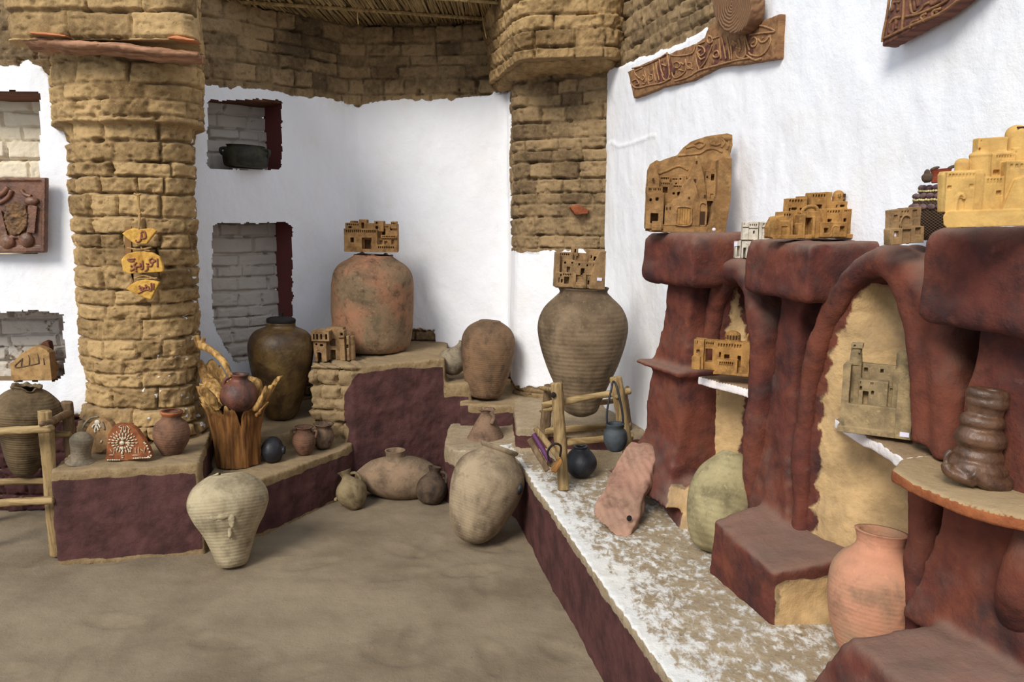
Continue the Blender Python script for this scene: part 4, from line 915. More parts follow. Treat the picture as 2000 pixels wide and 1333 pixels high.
# ================= clay model towns =================
class Town:
    def __init__(s, name, label, mat, ref, Y, z, rz=0, tilt=0, k=1.0, cat='clay model', dk=1.25):
        s.name, s.label, s.mat, s.cat = name, label, mat, cat; z = aty(ref[0], ref[1], Y)[2]; s.x0, s.y0 = ref
        s.s = dep(Y, z)/F; s.loc = (xat(ref[0], Y, z), Y, z-.003); s.rz = rz; s.tilt = tilt; s.k = k/cos(rz); s.S = []; s.dk = dk
    def X(s, x): return (x-s.x0)*s.s*s.k
    def Z(s, y): return (s.y0-y)*s.s
    def D(s, d): return d*s.s*s.dk
    def B(s, x0, x1, y0, y1, d0, d1, pk=(), sl=None, ry=0):
        """block px x0..x1, y0 (top)..y1 (bottom), depth d0..d1; pk = (x0,x1,y0,y1,depth); sl = (x0,x1,y0,y1,n) row of slots"""
        P = [(s.X(a), s.X(b), s.D(d0-1), s.D(d0+e*1.5+1), s.Z(d), s.Z(c)) for a, b, c, d, e in pk]
        for q in ([sl] if sl and not isinstance(sl, list) else (sl or [])):
            a, b, c, d, n = q; w = (b-a)/n
            for i in range(n): P.append((s.X(a+w*(i+.15)), s.X(a+w*(i+.72)), s.D(d0-1), s.D(d0+4), s.Z(d), s.Z(c)))
        v = vox(s.X(x0), s.X(x1), s.D(d0), s.D(d1), s.Z(y1), s.Z(y0), P)
        if ry: v = xf(v, ry=ry, piv=(s.X((x0+x1)/2), 0, s.Z(y1)))
        s.S.append(v)
    def P(s, pts, d0, d1):
        q = [(s.X(a), s.D(d0), s.Z(b)) for a, b in pts]
        s.S.append(extr(q, (0, s.D(d1-d0), 0)))
    def E(s, x, y, d, rx, ry_, rd): s.S.append(ell((s.X(x), s.D(d), s.Z(y)), (rx*s.s*s.k, rd*s.s, ry_*s.s)))
    def C(s, x, d, r, y0, y1, r2=None, n=20):
        r2 = r if r2 is None else r2
        s.S.append(loft([[(s.X(x)+q*s.s*s.k*cos(a), s.D(d)+q*s.s*sin(a), s.Z(y)) for a in np.linspace(0, 2*pi, n, endpoint=False)] for y, q in ((y1, r), (y0, r2))]))
    def T(s, pts, r, d=None):
        q = [(s.X(p[0]), s.D(p[2] if len(p) > 2 else d), s.Z(p[1])) for p in pts]
        s.S.append(tube(spline(q, max(8, 6*len(q))), r*s.s, 8))
    def build(s, vx=.9, disp=.9, smooth=1, dispfn=None, lean=0):
        v = max(vx*.68*s.s, .00105)
        o = solid(s.name, s.S, v, s.mat, None, disp=((25, disp*s.s), (90, disp*.5*s.s)), smooth=smooth, dispfn=dispfn)
        o.location = s.loc; o.rotation_euler = (lean, s.tilt, s.rz); tag(o, s.label, s.cat); return o
    def sticker(s, o, x0, x1, y0, y1, d, name='price_tag', mat=None, ry=0):
        b = box(s.X(x0), s.X(x1), s.D(d)-.0012, s.D(d)+.001, s.Z(y1), s.Z(y0)); m = mesh(name, *xf(b, ry=ry, piv=(s.X(x0), 0, s.Z(y0))), mat or M_TAG, o, smooth=False)
        m['label'] = 'small white paper price tag'; return m
M_TAG = flat('white_paper', (226, 222, 240), .8)
M_OCH = pot('ochre_model_clay', (170, 130, 84), (138, 100, 60), None, rough=.95, scale=9, speck=.3)
M_OCH2 = pot('golden_model_clay', (184, 138, 80), (150, 106, 56), None, rough=.95, scale=9, speck=.3)
M_BUFF = pot('buff_model_clay', (168, 134, 94), (136, 106, 72), None, rough=.95, scale=9, speck=.3)
M_SAND = pot('sand_model_clay', (158, 126, 88), (130, 100, 68), None, rough=.95, scale=9, speck=.35)
M_YEL = pot('yellow_model_clay', (222, 180, 108), (204, 158, 88), (170, 146, 110), .55, rough=.95, scale=5, speck=.12)
M_GRYC = pot('grey_town_clay', (172, 148, 108), (136, 116, 88), (112, 98, 82), .5, rough=.95, scale=7, speck=.3)
M_WHC = pot('whitewashed_model', (228, 218, 202), (206, 192, 172), None, rough=.9, scale=9, speck=.2)
M_DOOR = flat('dark_doorway', (66, 44, 30), .95)  # dark brown for shade painted into openings, and for drawn lines
# on the big round-shouldered jar
t = Town('model_fortress', 'brick patterned ochre clay fortress balanced on the broken neck of the biggest jar', M_OCH, (725, 492), 4.58, 1.045, tilt=R(.8))
t.B(672, 737, 447, 491.5, 0, 30, [(684.5, 691.5, 464, 473.5, 10), (707, 726, 464, 486, 6), (710, 722, 468, 486, 14)], (676, 735, 449, 454.5, 15))
t.B(673, 730, 436, 450, 8, 30, [(679, 685.5, 442.5, 446, 8), (704.5, 710, 434.5, 446, 8)], (676, 700, 438, 441, 6))
t.B(700, 715, 429, 450, 7, 26, [(705, 710, 435, 446, 6)]); t.B(680, 694, 432, 440, 18, 28); t.B(716, 732, 436, 450, 9, 28, (), (718, 730, 439, 444, 4))
t.B(730, 748, 431.5, 452, 7, 26, [(732, 737.5, 441.5, 447.5, 8), (733, 736.5, 433.5, 437, 30)])
t.B(736, 774, 437, 491, 12, 30, [(744, 750.5, 446, 458.5, 8), (760, 763.5, 443, 449.5, 6)], (748, 757, 441, 444.5, 3))
t.B(762, 773, 432, 446, 8, 24, (), (763, 772, 434, 438, 3)); t.B(743, 774.5, 458.5, 464.5, 4, 14, (), (746, 772, 460, 463, 8))
t.B(738, 775, 464, 479, 8, 16, [(740, 745.5, 469, 476.5, 10), (749, 755, 470.5, 477, 10), (763, 768, 467, 476.5, 10)]); t.B(737, 776, 477, 491.5, 0, 12, (), (738, 771, 480, 484.5, 9))
def brickengrave(P, N):
    s_ = .0031; b = (np.abs(((P[:, 2]/s_) % 4.4)-2.2) > 1.95)*(P[:, 1] < .002)*(np.abs(N[:, 1]) > .8)*(P[:, 0] < .035); return -.0009*b.astype(float)
t.build(dispfn=brickengrave, disp=.3, smooth=0)
# on the jar in the stand
t = Town('model_fortress', 'clay fortress with a stair and a price tag, on the jar in the stand', M_BUFF, (1131, 563), 3.52, 1.245, tilt=R(2.2), rz=R(4))
t.B(1084, 1178, 556, 562, -3, 30); t.B(1084, 1117, 494, 560, 6, 30, (), (1087, 1111, 496, 499.5, 6)); t.B(1084, 1091, 496, 560, -2, 10)
t.B(1116, 1128, 484, 512, 12, 26, [(1121, 1124, 487, 494, 6), (1125, 1128, 500, 508, 5)]); t.B(1126, 1150, 495, 515, 16, 30)
t.B(1147, 1168, 486, 513, 10, 28, [(1153, 1155.5, 498, 504, 6), (1159, 1166, 500, 508, 8)], (1151, 1168, 489, 494, 7))
t.E(1143, 506, 12, 6.5, 10, 6); t.B(1096, 1121, 508, 534, 0, 16, [(1099.5, 1103.5, 511, 515.5, 5), (1113.5, 1117, 511, 515, 5), (1105, 1112, 521, 532, 9)])
t.B(1120, 1160, 511, 536, -2, 16, [(1127, 1130.5, 513.5, 518, 5), (1143, 1146.5, 515, 519.5, 5), (1132, 1140, 523, 536, 8)], (1149, 1158, 514, 518, 4))
t.P([(1169, 489), (1179, 488), (1180, 562), (1150, 562), (1152, 534)], -6, 30)
t.B(1084, 1117, 532, 560, -5, 16, [(1100, 1110, 540, 554, 7), (1092, 1095, 535, 540, 4), (1094, 1097.5, 545, 552, 4), (1089, 1091.5, 542, 552, 4)], (1097, 1114, 534, 537.5, 5))
for i in range(5): t.B(1122, 1138, 536+i*4.6, 561, 1-i*3.0, 12)
t.B(1117, 1122, 533, 561, -9, 8); t.B(1137, 1142, 533, 561, -9, 8); t.B(1141, 1166, 534, 561, -5, 16, [(1146, 1149.5, 546, 554, 5), (1151, 1154.5, 546, 554, 5)], (1143, 1152, 535, 538, 3))
o = t.build(disp=.5, smooth=0); t.sticker(o, 1164, 1173.5, 539.5, 545.5, -6.4, ry=R(4))
# little house beside the biggest jar
t = Town('model_house', 'small tan clay house model with four slot windows beside the biggest jar', M_SAND, (649, 707), 4.24, .715, rz=R(-3))
t.B(613, 638, 664, 706, 0, 24, [(617, 620.5, 670, 674, 5), (626, 632, 671.5, 676, 6), (620, 628, 688, 706, 12)]); t.T([(618.5, 689), (619, 684), (622, 682), (626, 684), (627, 689)], .8, -.3)
t.B(611, 646, 645, 665, -4, 26, [(614.5, 617.5, 651, 662, 7), (620.5, 624, 651, 662, 7), (628.5, 632, 651, 662, 7), (638, 642, 651, 662, 7)])
t.B(636, 668, 641, 705, 12, 28, [(641, 652, 663, 677, 5), (641, 652, 685, 705, 8)]); t.B(660.5, 673, 645, 659, 2, 18, [(665.5, 671, 649, 655, 8)]); t.B(663, 673, 657, 705, 5, 18, ry=R(-1))
t.C(680, 18, 9, 658, 705); t.B(676, 681, 656, 705, 6, 14, [(676.6, 680, 673, 680, 6)])
t.build(disp=.8)
# domed castle on the far niche shelf
t = Town('model_castle', 'golden clay castle with a windowed dome on the shelf of the farther niche', M_OCH2, (1409, 727), 2.66, .935, rz=R(-24))
t.B(1359, 1377, 664, 723, -2, 22, [(1364, 1369.5, 684, 691, 3)], (1364, 1374, 666, 673, 5)); t.B(1357, 1372, 697, 723, -6, 10)
t.B(1375, 1398, 665, 724, 4, 22, [(1379, 1391, 682, 709, 16)], (1379, 1394, 669, 674, 4)); t.B(1396, 1458, 666, 727, 3, 24, [(1403, 1406.5, 687, 698, 5), (1412, 1421, 691, 700, 8), (1435, 1441, 692, 715, 9)], (1400, 1456, 670, 677, 12))
t.C(1424, 15, 14, 655, 668); t.E(1424, 656, 15, 14, 11, 14)
t.B(1402, 1437, 699, 728, -9, 4, (), (1406, 1431, 703, 711, 7)); t.T([(1448, 668), (1449, 655), (1453, 648), (1457, 655), (1458, 668)], 2.2, 13); t.B(1444, 1460, 664, 727, 0, 24); t.B(1396, 1460, 724, 729, -8, 24)
o = t.build(disp=.6)
for i, an in enumerate(np.linspace(-pi*.95, -.05*pi, 8)):
    c_ = (t.X(1424)+13.6*t.s*cos(an), t.D(15)+13.6*t.s*sin(an), t.Z(657)); w_ = mesh('dome_window', *xf(box(-1.7*t.s, 1.7*t.s, -1.2*t.s, 1.2*t.s, -4*t.s, 4*t.s), rz=an+pi/2, off=c_), M_DOOR, o, smooth=False)  # dark plates paint the shade of the dome's window holes
# grey walled town on the nearer shelf
t = Town('model_town', 'grey clay walled town with tower and dome on the shelf of the nearer niche', M_GRYC, (1706, 846), 1.96, .935, rz=R(-30))
t.B(1650, 1764, 836, 848, -6, 46); t.B(1652, 1664, 714, 846, 0, 44); t.B(1660, 1678, 714, 846, 24, 44); t.C(1668, 30, 11, 676, 718, 8); t.B(1660, 1678, 674, 684, 20, 38, [(1664, 1667, 677, 682, 4)]); t.B(1671.5, 1675.5, 686, 692, 18, 24)
t.C(1744, 34, 14, 690, 722); t.E(1744, 690, 34, 14, 8, 14); t.B(1674, 1762, 716, 846, 36, 48, [(1681, 1687, 724, 733, 6), (1706, 1712, 724, 733, 6), (1727, 1731.5, 731, 740, 6)]); t.B(1728, 1762, 722, 812, 20, 46)
t.B(1677, 1722, 744, 812, 12, 30, [(1684, 1693, 766, 794, 10), (1697, 1701, 764, 772, 5), (1678.5, 1682, 757, 765, 5)], (1678, 1700, 747, 753, 8)); t.B(1722, 1742, 756, 812, 22, 40, [(1729, 1737, 770, 784, 6)], (1724, 1740, 758, 763, 3))
t.B(1660, 1738, 790, 846, -4, 4); t.P([(1738, 846), (1738, 742), (1746, 726), (1756, 716), (1762, 716), (1762, 846)], -10, 0)
o = t.build(vx=1.0, disp=1.1); t.sticker(o, 1746, 1760, 832, 841, -10.6)
# clay relief on the far pier
t = Town('clay_relief', 'tall clay relief slab of towers and a big gate, on the farthest pier', M_OCH, (1345, 453), 2.93, 1.452, rz=R(-5), tilt=R(1))
t.P([(1263, 332), (1268, 321), (1280, 313), (1286, 316), (1293, 312), (1320, 303), (1331, 288), (1345, 277), (1370, 268), (1412, 261), (1422, 264), (1424, 285), (1420, 300), (1424, 330), (1421, 400), (1416, 440), (1405, 455), (1330, 453), (1275, 449), (1267, 430), (1262, 380)], 20, 36)
t.P([(1263, 452), (1266, 425), (1262, 380), (1294, 378), (1296, 436), (1400, 436), (1404, 454)], 15, 24)
t.B(1270, 1402, 438, 453, -3, 24)
t.B(1261, 1294, 378, 447, -6, 22, [(1266.5, 1270.5, 389, 394, 5), (1278, 1283.5, 387, 393, 5), (1270, 1285, 417, 436, 14)]); t.B(1260.5, 1291, 366, 378, -4, 20, (), (1264, 1288, 369, 374, 8))
t.P([(1263, 368), (1262, 350), (1266, 335), (1271, 322), (1280, 338), (1285, 352), (1284, 368)], 0, 24); t.B(1281, 1286, 350, 368, 3, 20)
for i in range(4): t.B(1273, 1291, 432+i*3.5, 450, -7-i*1.5, 8)
t.B(1285, 1310, 356, 404, 8, 22, [(1291, 1302, 366, 378, 7)], (1288, 1306, 358, 361, 5)); t.B(1286, 1306, 345, 357, 14, 24, (), (1288, 1305, 347, 351, 5)); t.B(1309, 1331, 361, 392, 8, 22, [(1312, 1316, 376, 380, 4), (1321, 1327, 375, 382, 6)], (1313, 1329, 363, 366, 5))
t.B(1310, 1322, 347, 362, 13, 22, [(1317, 1320, 357, 360, 3)], (1311, 1321, 349, 352, 3)); t.B(1322, 1338, 342, 362, 14, 22, [(1325, 1328, 348, 351, 3)]); t.B(1286, 1296, 398, 436, 8, 22, [(1299, 1302, 404, 409, 4)])
t.P([(1297, 436), (1297, 402), (1308, 396), (1312, 390), (1322, 386), (1336, 352), (1344, 348), (1352, 358), (1361, 388), (1376, 391), (1378, 440), (1297, 440)], -4, 22)
t.P([(1340, 350), (1353, 309), (1360, 315), (1369, 345), (1374, 370), (1376, 392), (1358, 392)], 3, 22); t.E(1354, 312, 12, 4, 8, 6)
t.T([(1319, 437), (1319, 410), (1324, 404), (1345, 405), (1347, 412), (1347, 437), (1322, 439), (1319, 436)], 1.6, -5.5)
t.T([(1363, 438), (1362, 404), (1366, 396), (1373, 397), (1376, 404), (1376, 438)], 1.3, -5.5)
t.B(1373, 1394, 333, 390, 9, 22, [(1384, 1390, 340, 352, 6), (1375, 1378, 344, 348, 3)], (1376, 1390, 330, 334, 1)); t.E(1384, 336, 16, 10, 8, 6); t.B(1373, 1394, 354, 392, 7, 22, [(1384, 1390, 378, 388, 5)])
t.P([(1392, 314), (1398, 311), (1416, 312), (1418, 390), (1412, 455), (1378, 455), (1384, 420), (1392, 380)], -14, 30)
for pts in ([(1285, 340), (1300, 334), (1312, 328), (1325, 325), (1340, 332)], [(1320, 305), (1345, 302), (1362, 300), (1375, 292), (1390, 291), (1404, 297)], [(1335, 290), (1350, 286), (1360, 290), (1370, 282), (1360, 278), (1350, 282)], [(1382, 282), (1392, 284), (1400, 281)], [(1404, 272), (1408, 280), (1402, 288)], [(1412, 266), (1416, 280), (1413, 292)], [(1408, 266), (1403, 270)]): t.T(pts, 2.0, 19.5)
t.E(1412, 270, 18, 8, 5, 4)
o = t.build(vx=.95, disp=.9)
mesh('door', *vox(t.X(1321), t.X(1345), t.D(-5.2), t.D(-3), t.Z(437), t.Z(407), [(t.X(1321+i*4.6), t.X(1321.8+i*4.6), -1, t.D(-4.4), t.Z(438), t.Z(406)) for i in range(1, 5)]), M_OCH2, o, smooth=False)
for (a, b, c, d) in ((1340.0, 1343.0, 384.5, 388.5), (1350, 1354.5, 350, 357.5), (1364.5, 1373.5, 412, 437), (1371, 1374, 380, 386), (1299, 1301.6, 405, 410), (1305.5, 1308, 404, 409), (1270.3, 1273.5, 350, 356), (1352, 1355, 316, 321)):
    dd = 2.3 if (a, b) == (1350, 1354.5) or a in (1371,) or a == 1352 else -4.7
    mesh('window', *box(t.X(a), t.X(b), t.D(dd), t.D(dd+3), t.Z(d), t.Z(c)), M_DOOR, o, smooth=False)  # shade of the windows and small door painted as dark boxes
m_ = mesh('chip', *ell((t.X(1390), t.D(-14), t.Z(446)), (3.5*t.s, 1.5*t.s, 3.5*t.s), 12, 8), M_TAG, o); m_['label'] = 'white chip on the lower right corner'
# small white model
t = Town('model_castle', 'tiny whitewashed two storey castle model tucked between the first and second pier caps', M_WHC, (1471, 504), 2.72, 1.372, rz=R(-6), k=1)
t.B(1437, 1447, 470, 503, 0, 16, [(1440, 1445, 479, 500, 5)]); t.B(1447.5, 1484, 468, 503, 1, 20, [(1452, 1457.5, 483, 503, 8)]); t.T([(1456, 474), (1460, 476), (1461, 486), (1463, 492)], .8, .6)
t.B(1451, 1462, 433, 468, 8, 24, (), (1452, 1461, 435, 440, 4)); t.B(1461.5, 1480, 432, 468, 10, 24, [(1471, 1474.5, 450, 456, 5)], (1464, 1479, 437, 441, 4)); t.B(1480, 1487, 433, 467, 7, 24); t.B(1487, 1508, 432, 467, 10, 24, [(1496, 1500, 449, 455, 5)], (1489, 1506, 435, 440, 4))
o = t.build(vx=.7, disp=.3, smooth=0)
for (a, b, c, d, dd) in ((1450.6, 1462.2, 442.6, 443.8, 7.6), (1461.5, 1480, 444.5, 446, 9.6), (1487, 1508, 443.5, 445, 9.6), (1437, 1470, 467, 468.5, 0), (1447, 1448, 470, 503, .4), (1480, 1481, 433, 467, 6.6)):
    mesh('painted_line', *box(t.X(a), t.X(b), t.D(dd)-.0004, t.D(dd)+.002, t.Z(d), t.Z(c)), M_DOOR, o, smooth=False)
t.sticker(o, 1433.5, 1440, 472, 479.5, -.6)
# citadel on the middle pier
t = Town('model_citadel', 'golden clay citadel with two domes on the middle pier cap', M_OCH2, (1590, 464), 2.36, 1.442, rz=R(6), tilt=R(-.6))
t.P([(1503, 460), (1503, 442), (1508, 430), (1512, 422), (1526, 419), (1536, 438), (1536, 464), (1508, 464)], -2, 26); t.B(1519, 1538, 430, 463, -4, 26, [(1521.5, 1533.5, 440, 460, 14)])
t.B(1525, 1546, 412, 463, 0, 28, [(1521.5, 1533.5, 440, 460, 14)], (1527, 1542, 416, 421, 3)); t.B(1541, 1560, 412, 463, 14, 30)
t.B(1543, 1580, 386, 440, 12, 32, [(1549, 1560, 404.5, 408.5, 5), (1566, 1570, 405, 409.5, 5), (1544, 1547.5, 405, 411, 4)], (1543.5, 1572, 389, 394.5, 5)); t.B(1566, 1582, 382, 400, 15, 30)
t.B(1556, 1568, 418, 463, -5, 18); t.B(1582, 1600, 416, 463, -4, 18); t.B(1560, 1596, 412, 424, -4, 18); t.B(1567, 1583, 420, 463, 12, 20); t.T([(1560, 416), (1566, 406), (1578, 402), (1590, 404), (1596, 416)], 3, -2); t.E(1578, 412, 2, 14, 8, 6)
t.B(1582, 1587, 422, 463, -7, 8); t.B(1554, 1562, 435, 463, -6, 10)
t.B(1588, 1618, 376, 430, 10, 32, [(1598, 1610, 399, 407, 6)], (1589, 1617, 379, 385, 5)); t.P([(1617, 374), (1631, 375), (1630, 388), (1635, 398), (1635, 420), (1617, 420)], 12, 32)
t.B(1597, 1620, 408, 440, 8, 24, [(1600, 1604, 411, 419, 5)]); t.B(1617, 1650, 407, 440, 5, 28, [(1619, 1628, 427, 435, 7)], (1617, 1645, 410.5, 415.5, 5)); t.B(1646, 1678, 408, 462, 2, 34, [(1650, 1656, 426, 433, 5)], (1651, 1664, 410, 414, 4))
t.B(1634, 1678, 393, 415, 12, 34, [(1640, 1643, 400, 405, 4), (1648, 1658, 399.5, 404, 5), (1662, 1666, 399, 405, 4)]); t.C(1650, 22, 11.5, 382, 395); t.E(1650, 383, 22, 11.5, 12, 11.5); t.B(1643.5, 1646, 378, 385, 9.5, 14); t.C(1668, 24, 10, 391, 400); t.E(1668, 391, 24, 10, 11, 10)
t.B(1596, 1650, 433, 461.5, -9, 8, [(1604, 1613, 444, 454, 6), (1636, 1645.5, 441, 452, 4)]); t.T([(1619, 460), (1620, 446), (1625, 440), (1633, 442)], 1.2, -9.3); t.B(1506, 1676, 457, 464, -4, 32)
o = t.build(vx=.9, disp=1.0)
for (a, b, c, d, dd) in ((1644.5, 1647, 378, 384, 10.2), (1654.5, 1657.5, 378, 385, 10.6), (1654, 1657, 389, 393, 13)):
    mesh('window', *box(t.X(a), t.X(b), t.D(dd), t.D(dd+4), t.Z(d), t.Z(c)), M_DOOR, o, smooth=False)  # window depth painted as dark shade boxes around the domes
# doorway plaque
t = Town('doorway_plaque', 'small clay plaque of a house front with an arched doorway, right of the citadel', M_BUFF, (1772, 475), 1.86, 1.432, rz=R(8), tilt=R(-2.5), k=.98)
t.P([(1739, 475), (1737, 445), (1740, 443), (1739, 408), (1797, 403), (1806, 473)], 3, 20)
t.B(1739, 1754, 408, 443, 0, 6, [(1741, 1750, 417, 428.5, 5)]); t.B(1777, 1799, 404, 442, 0, 6, [(1781, 1791, 409, 425, 5)]); t.B(1753, 1778, 405, 420, 0, 6, (), (1757, 1775, 410, 415, 3)); t.B(1738, 1760, 443, 475, -2, 6, [(1742, 1752, 449, 461, 8)]); t.B(1779, 1806, 441, 473, -2, 6, [(1787, 1799, 444, 458, 6)])
t.B(1760, 1779, 438, 446, -1, 6); t.T([(1757, 441), (1757, 430), (1762, 421), (1769, 419), (1776, 422), (1781, 430), (1781, 440)], 1.8, .5); t.B(1761, 1779, 446, 475, 3.5, 8, [(1763, 1776, 448, 475, 3)])
o = t.build(vx=.9, disp=.7); t.sticker(o, 1744, 1750, 451, 459, 3.5)
# large yellow town on the nearest cap
t = Town('model_city', 'large yellow clay city of round towers on a thick slab, at the right edge', M_YEL, (1920, 441), 1.50, 1.487, rz=R(-3), tilt=R(-1.5), dk=.8)
t.S.append(xf(loft([[(t.X(x_), t.D(d_), t.Z(y_)) for x_, d_ in ((a-i*q, -14+q*i), (2060, -14+q*i), (2060, 70), (a+34, 70-q*i))] for y_, a, i, q in ((440, 1846, 0, 0), (434, 1840, 0, 0), (418, 1838, 0, 0), (411, 1842, 0, 0), (408, 1850, 0, 0))])))
def se(x0, x1, d0, d1, y, k=0):
    cx_, cd = (x0+x1)/2, (d0+d1)/2; f = lambda v: math.copysign(abs(v)**.55, v)
    return [(t.X(cx_+((x1-x0)/2-k)*f(cos(a))), t.D(cd+((d1-d0)/2-k)*f(sin(a))), t.Z(y)) for a in np.linspace(0, 2*pi, 32, endpoint=False)]
t.S.append(loft([se(1846, 1924, 3, 52, 410), se(1843, 1924, 2, 50, 370), se(1841, 1924, 2, 50, 338), se(1841, 1924, 3, 50, 331, 3)])); t.B(1846, 1900, 333, 410, -1, 12, [(1848, 1856, 359.5, 367, 6), (1889, 1897, 358, 365, 6), (1872, 1882, 384, 410, 8)], (1849, 1900, 337.5, 344.5, 8))
t.T([(1864, 410), (1866, 386), (1872, 376), (1879, 380), (1880, 386)], 3.6, -2)
t.C(1923, 40, 21, 300, 360, 19); t.E(1923, 302, 40, 20, 9, 20); t.C(1892, 46, 14, 315, 345); t.E(1892, 316, 46, 14, 11, 14)
t.B(1918, 1974, 268, 320, 40, 66, [(1919, 1923.5, 287, 293, 5), (1932, 1938.5, 284, 291, 6)], (1922, 1940, 272, 277, 4)); t.C(1935, 60, 17, 268, 320); t.C(1960, 60, 14, 267, 320)
t.C(1996, 55, 21, 262, 330, 20); t.E(1996, 262, 55, 20, 18, 20); t.B(1940, 1985, 300, 350, 28, 50, [(1945, 1957, 331, 341, 6)], (1948, 1984, 303, 310, 7)); t.E(1965, 300, 39, 24, 6, 11); t.B(1980, 2060, 290, 350, 30, 60, (), (1984, 2020, 296, 302, 6))
t.B(1922, 1968, 345, 410, 10, 44, [(1945, 1955, 371, 381, 5)], (1926, 1956, 348, 358, 5)); t.B(1958, 2060, 316, 410, 2, 60, (), (1963, 2030, 322, 330, 7)); t.P([(1951, 410), (1972, 352), (1990, 346), (2000, 352), (1992, 410)], -8, 6)
o = t.build(vx=1.0, disp=.8, smooth=2)
for (a, b, c, d, dd) in ((1988, 2000, 249, 266, 34.2), (1994, 2040, 360, 409, 0)):
    mesh('doorway', *box(t.X(a), t.X(b), t.D(dd), t.D(dd+6), t.Z(d), t.Z(c)), M_DOOR, o, smooth=False)  # shade inside these two openings painted with dark boxes
# ================= basket with shells and jars behind the city =================
Yb = 1.95; zb = 1.45; s = dep(Yb, zb)/F; cx = xat(1838, Yb, zb)
T_ = thing('shell_basket', 'dark woven basket edged with rings of shells behind the yellow clay city', 'basket', (cx, Yb, zb))
tb = NT('woven_fibre'); sp = tb.n('ShaderNodeSeparateXYZ'); tb.l(tb.co, sp.inputs[0]); an = tb.math('ARCTAN2', sp.outputs[1], sp.outputs[0])
wv = tb.math('MULTIPLY', tb.math('SINE', tb.math('MULTIPLY', an, 46)), tb.math('SINE', tb.math('MULTIPLY', sp.outputs[2], 900)))
tb.base(tb.mix(tb.noise(30), lin((92, 72, 52)), lin((54, 42, 34)))); tb.bump([(wv, .8, .003)])
lathe('basket', [(40*s, 0), (50*s, 14*s), (56*s, 40*s), (56*s, 66*s), (50*s, 84*s), (40*s, 96*s)], tb.m, parent=T_, seg=64, n=40)
M_SH1 = pot('purple_shell', (110, 78, 84), (80, 58, 70), (150, 126, 110), .5, rough=.45, scale=40); M_SH2 = pot('cream_bead', (224, 206, 150), (200, 178, 120), None, rough=.6, scale=40)
for h_, r_, sz, m_, nm in ((64, 56, (8.5, 6, 6), M_SH1, 'shell'), (77, 53, (3, 3, 2.6), M_SH2, 'bead'), (84, 51, (8, 6, 5.5), M_SH1, 'shell'), (94, 45, (2.8, 2.8, 2.4), M_SH2, 'bead'), (101, 42, (8, 6, 5.5), M_SH1, 'shell')):
    n_ = int(2*pi*r_/(sz[0]*1.75)); base_ = None; S_ = []
    for i in range(n_):
        a = 2*pi*i/n_; S_.append(xf(ell((0, 0, 0), (sz[0]*s, sz[1]*s, sz[2]*s), 10, 7), rz=a+pi/2, ry=random.uniform(-.3, .3), off=(r_*s*cos(a), r_*s*sin(a), (h_+random.uniform(-1, 1))*s)))
    mesh(nm+'_ring', *merge(S_), m_, T_)
M_RP = pot('brick_red_clay', (156, 74, 48), (134, 60, 42), None, rough=.7)
zt = zb+100*s
mesh('basket_lid', *loft([[(q*s*cos(a), q*s*sin(a), h_*s) for a in np.linspace(0, 2*pi, 40, endpoint=False)] for h_, q in ((96, 41), (100, 38))]), tb.m, T_)
jar('red_pot', 'brick red straight sided clay pot on top of the shell basket', 'pot', (1838, 357), (1838, 330), 0, [(0, 15), (.1, 17), (.5, 16), (.85, 18), (1, 20)], M_RP, Y=Yb, seg=40)
jar('tiny_jar', 'tiny dark jar with a knobbed lid left of the brick red pot', 'jar', (1811, 357), (1811, 331), 0, [(0, 5), (.2, 9), (.5, 10), (.7, 6), (.85, 5), (1, 2)], M_DKBR, Y=Yb-.03, seg=32, inner=False)
for (x, y, nm) in ((1826, 329, 'dark curved shell lying on the rim of the brick red pot'), (1860, 326, 'dark shell lying behind the first tower of the yellow city')):
    p = aty(x, y, Yb); o_ = mesh('shell', *ell((0, 0, 0), (10*s, 6*s, 3*s), 14, 8), M_DKBR); o_.location = p; o_.rotation_euler = (0, -.3, .2); tag(o_, nm, 'shell')
# ================= coiled brown ornament on the ledge =================
Yc = 1.60; zc = .935; s = dep(Yc, zc)/F; cx = xat(1905, Yc, zc)
M_COIL = pot('glossy_brown_clay', (106, 74, 52), (74, 50, 38), (126, 92, 62), .35, rough=.42, scale=10, spec=.5)
def cp(x, y, d): return ((x-1905)*s, d*s, (960-y)*s)
def ring(cx_, y, rx, rd, r, dx=0, tilt=.12): return tube([cp(cx_+rx*cos(a), y+tilt*rx*cos(a), 12+rd*sin(a)) for a in np.linspace(0, 2*pi, 33)], r*s, 10, 1.15)
S_ = [ring(1912, 932, 42, 34, 15), ring(1914, 908, 34, 28, 12), ring(1914, 872, 30, 26, 17), loft([[cp(1914+k*cos(a), y+.12*k*cos(a), 12+k*.85*sin(a)) for a in np.linspace(0, 2*pi, 24, endpoint=False)] for y, k in ((950, 40), (900, 40), (868, 40), (845, 34))]),
      ring(1914, 838, 30, 24, 11), ring(1920, 800, 28, 22, 11), ring(1920, 784, 30, 22, 9),
      tube(spline([cp(1856, 895, 6), cp(1846, 905, 4), cp(1846, 920, 2), cp(1850, 935, -4), cp(1872, 945, -16), cp(1890, 950, -24)], 30), np.array([6]*12+[11]*18)*s, 10),
      tube(spline([cp(1880, 930, -20), cp(1915, 952, -26), cp(1950, 958, -18), cp(1958, 945, 6)], 24), 15*s, 10)]
for y, k in ((798, 28),): S_.append(loft([[cp(1918+q*cos(a), y_+.1*q*cos(a), 12+q*.8*sin(a)) for a in np.linspace(0, 2*pi, 24, endpoint=False)] for y_, q in ((850, 27), (812, 34), (792, 34))]))
o = solid('coiled_ornament', S_, .003, M_COIL, None, disp=((20, .002), (60, .0012)), smooth=2); o.location = (cx, Yc, zc)
tag(o, 'glossy brown clay ornament of stacked coils standing on the curved ledge', 'ornament')
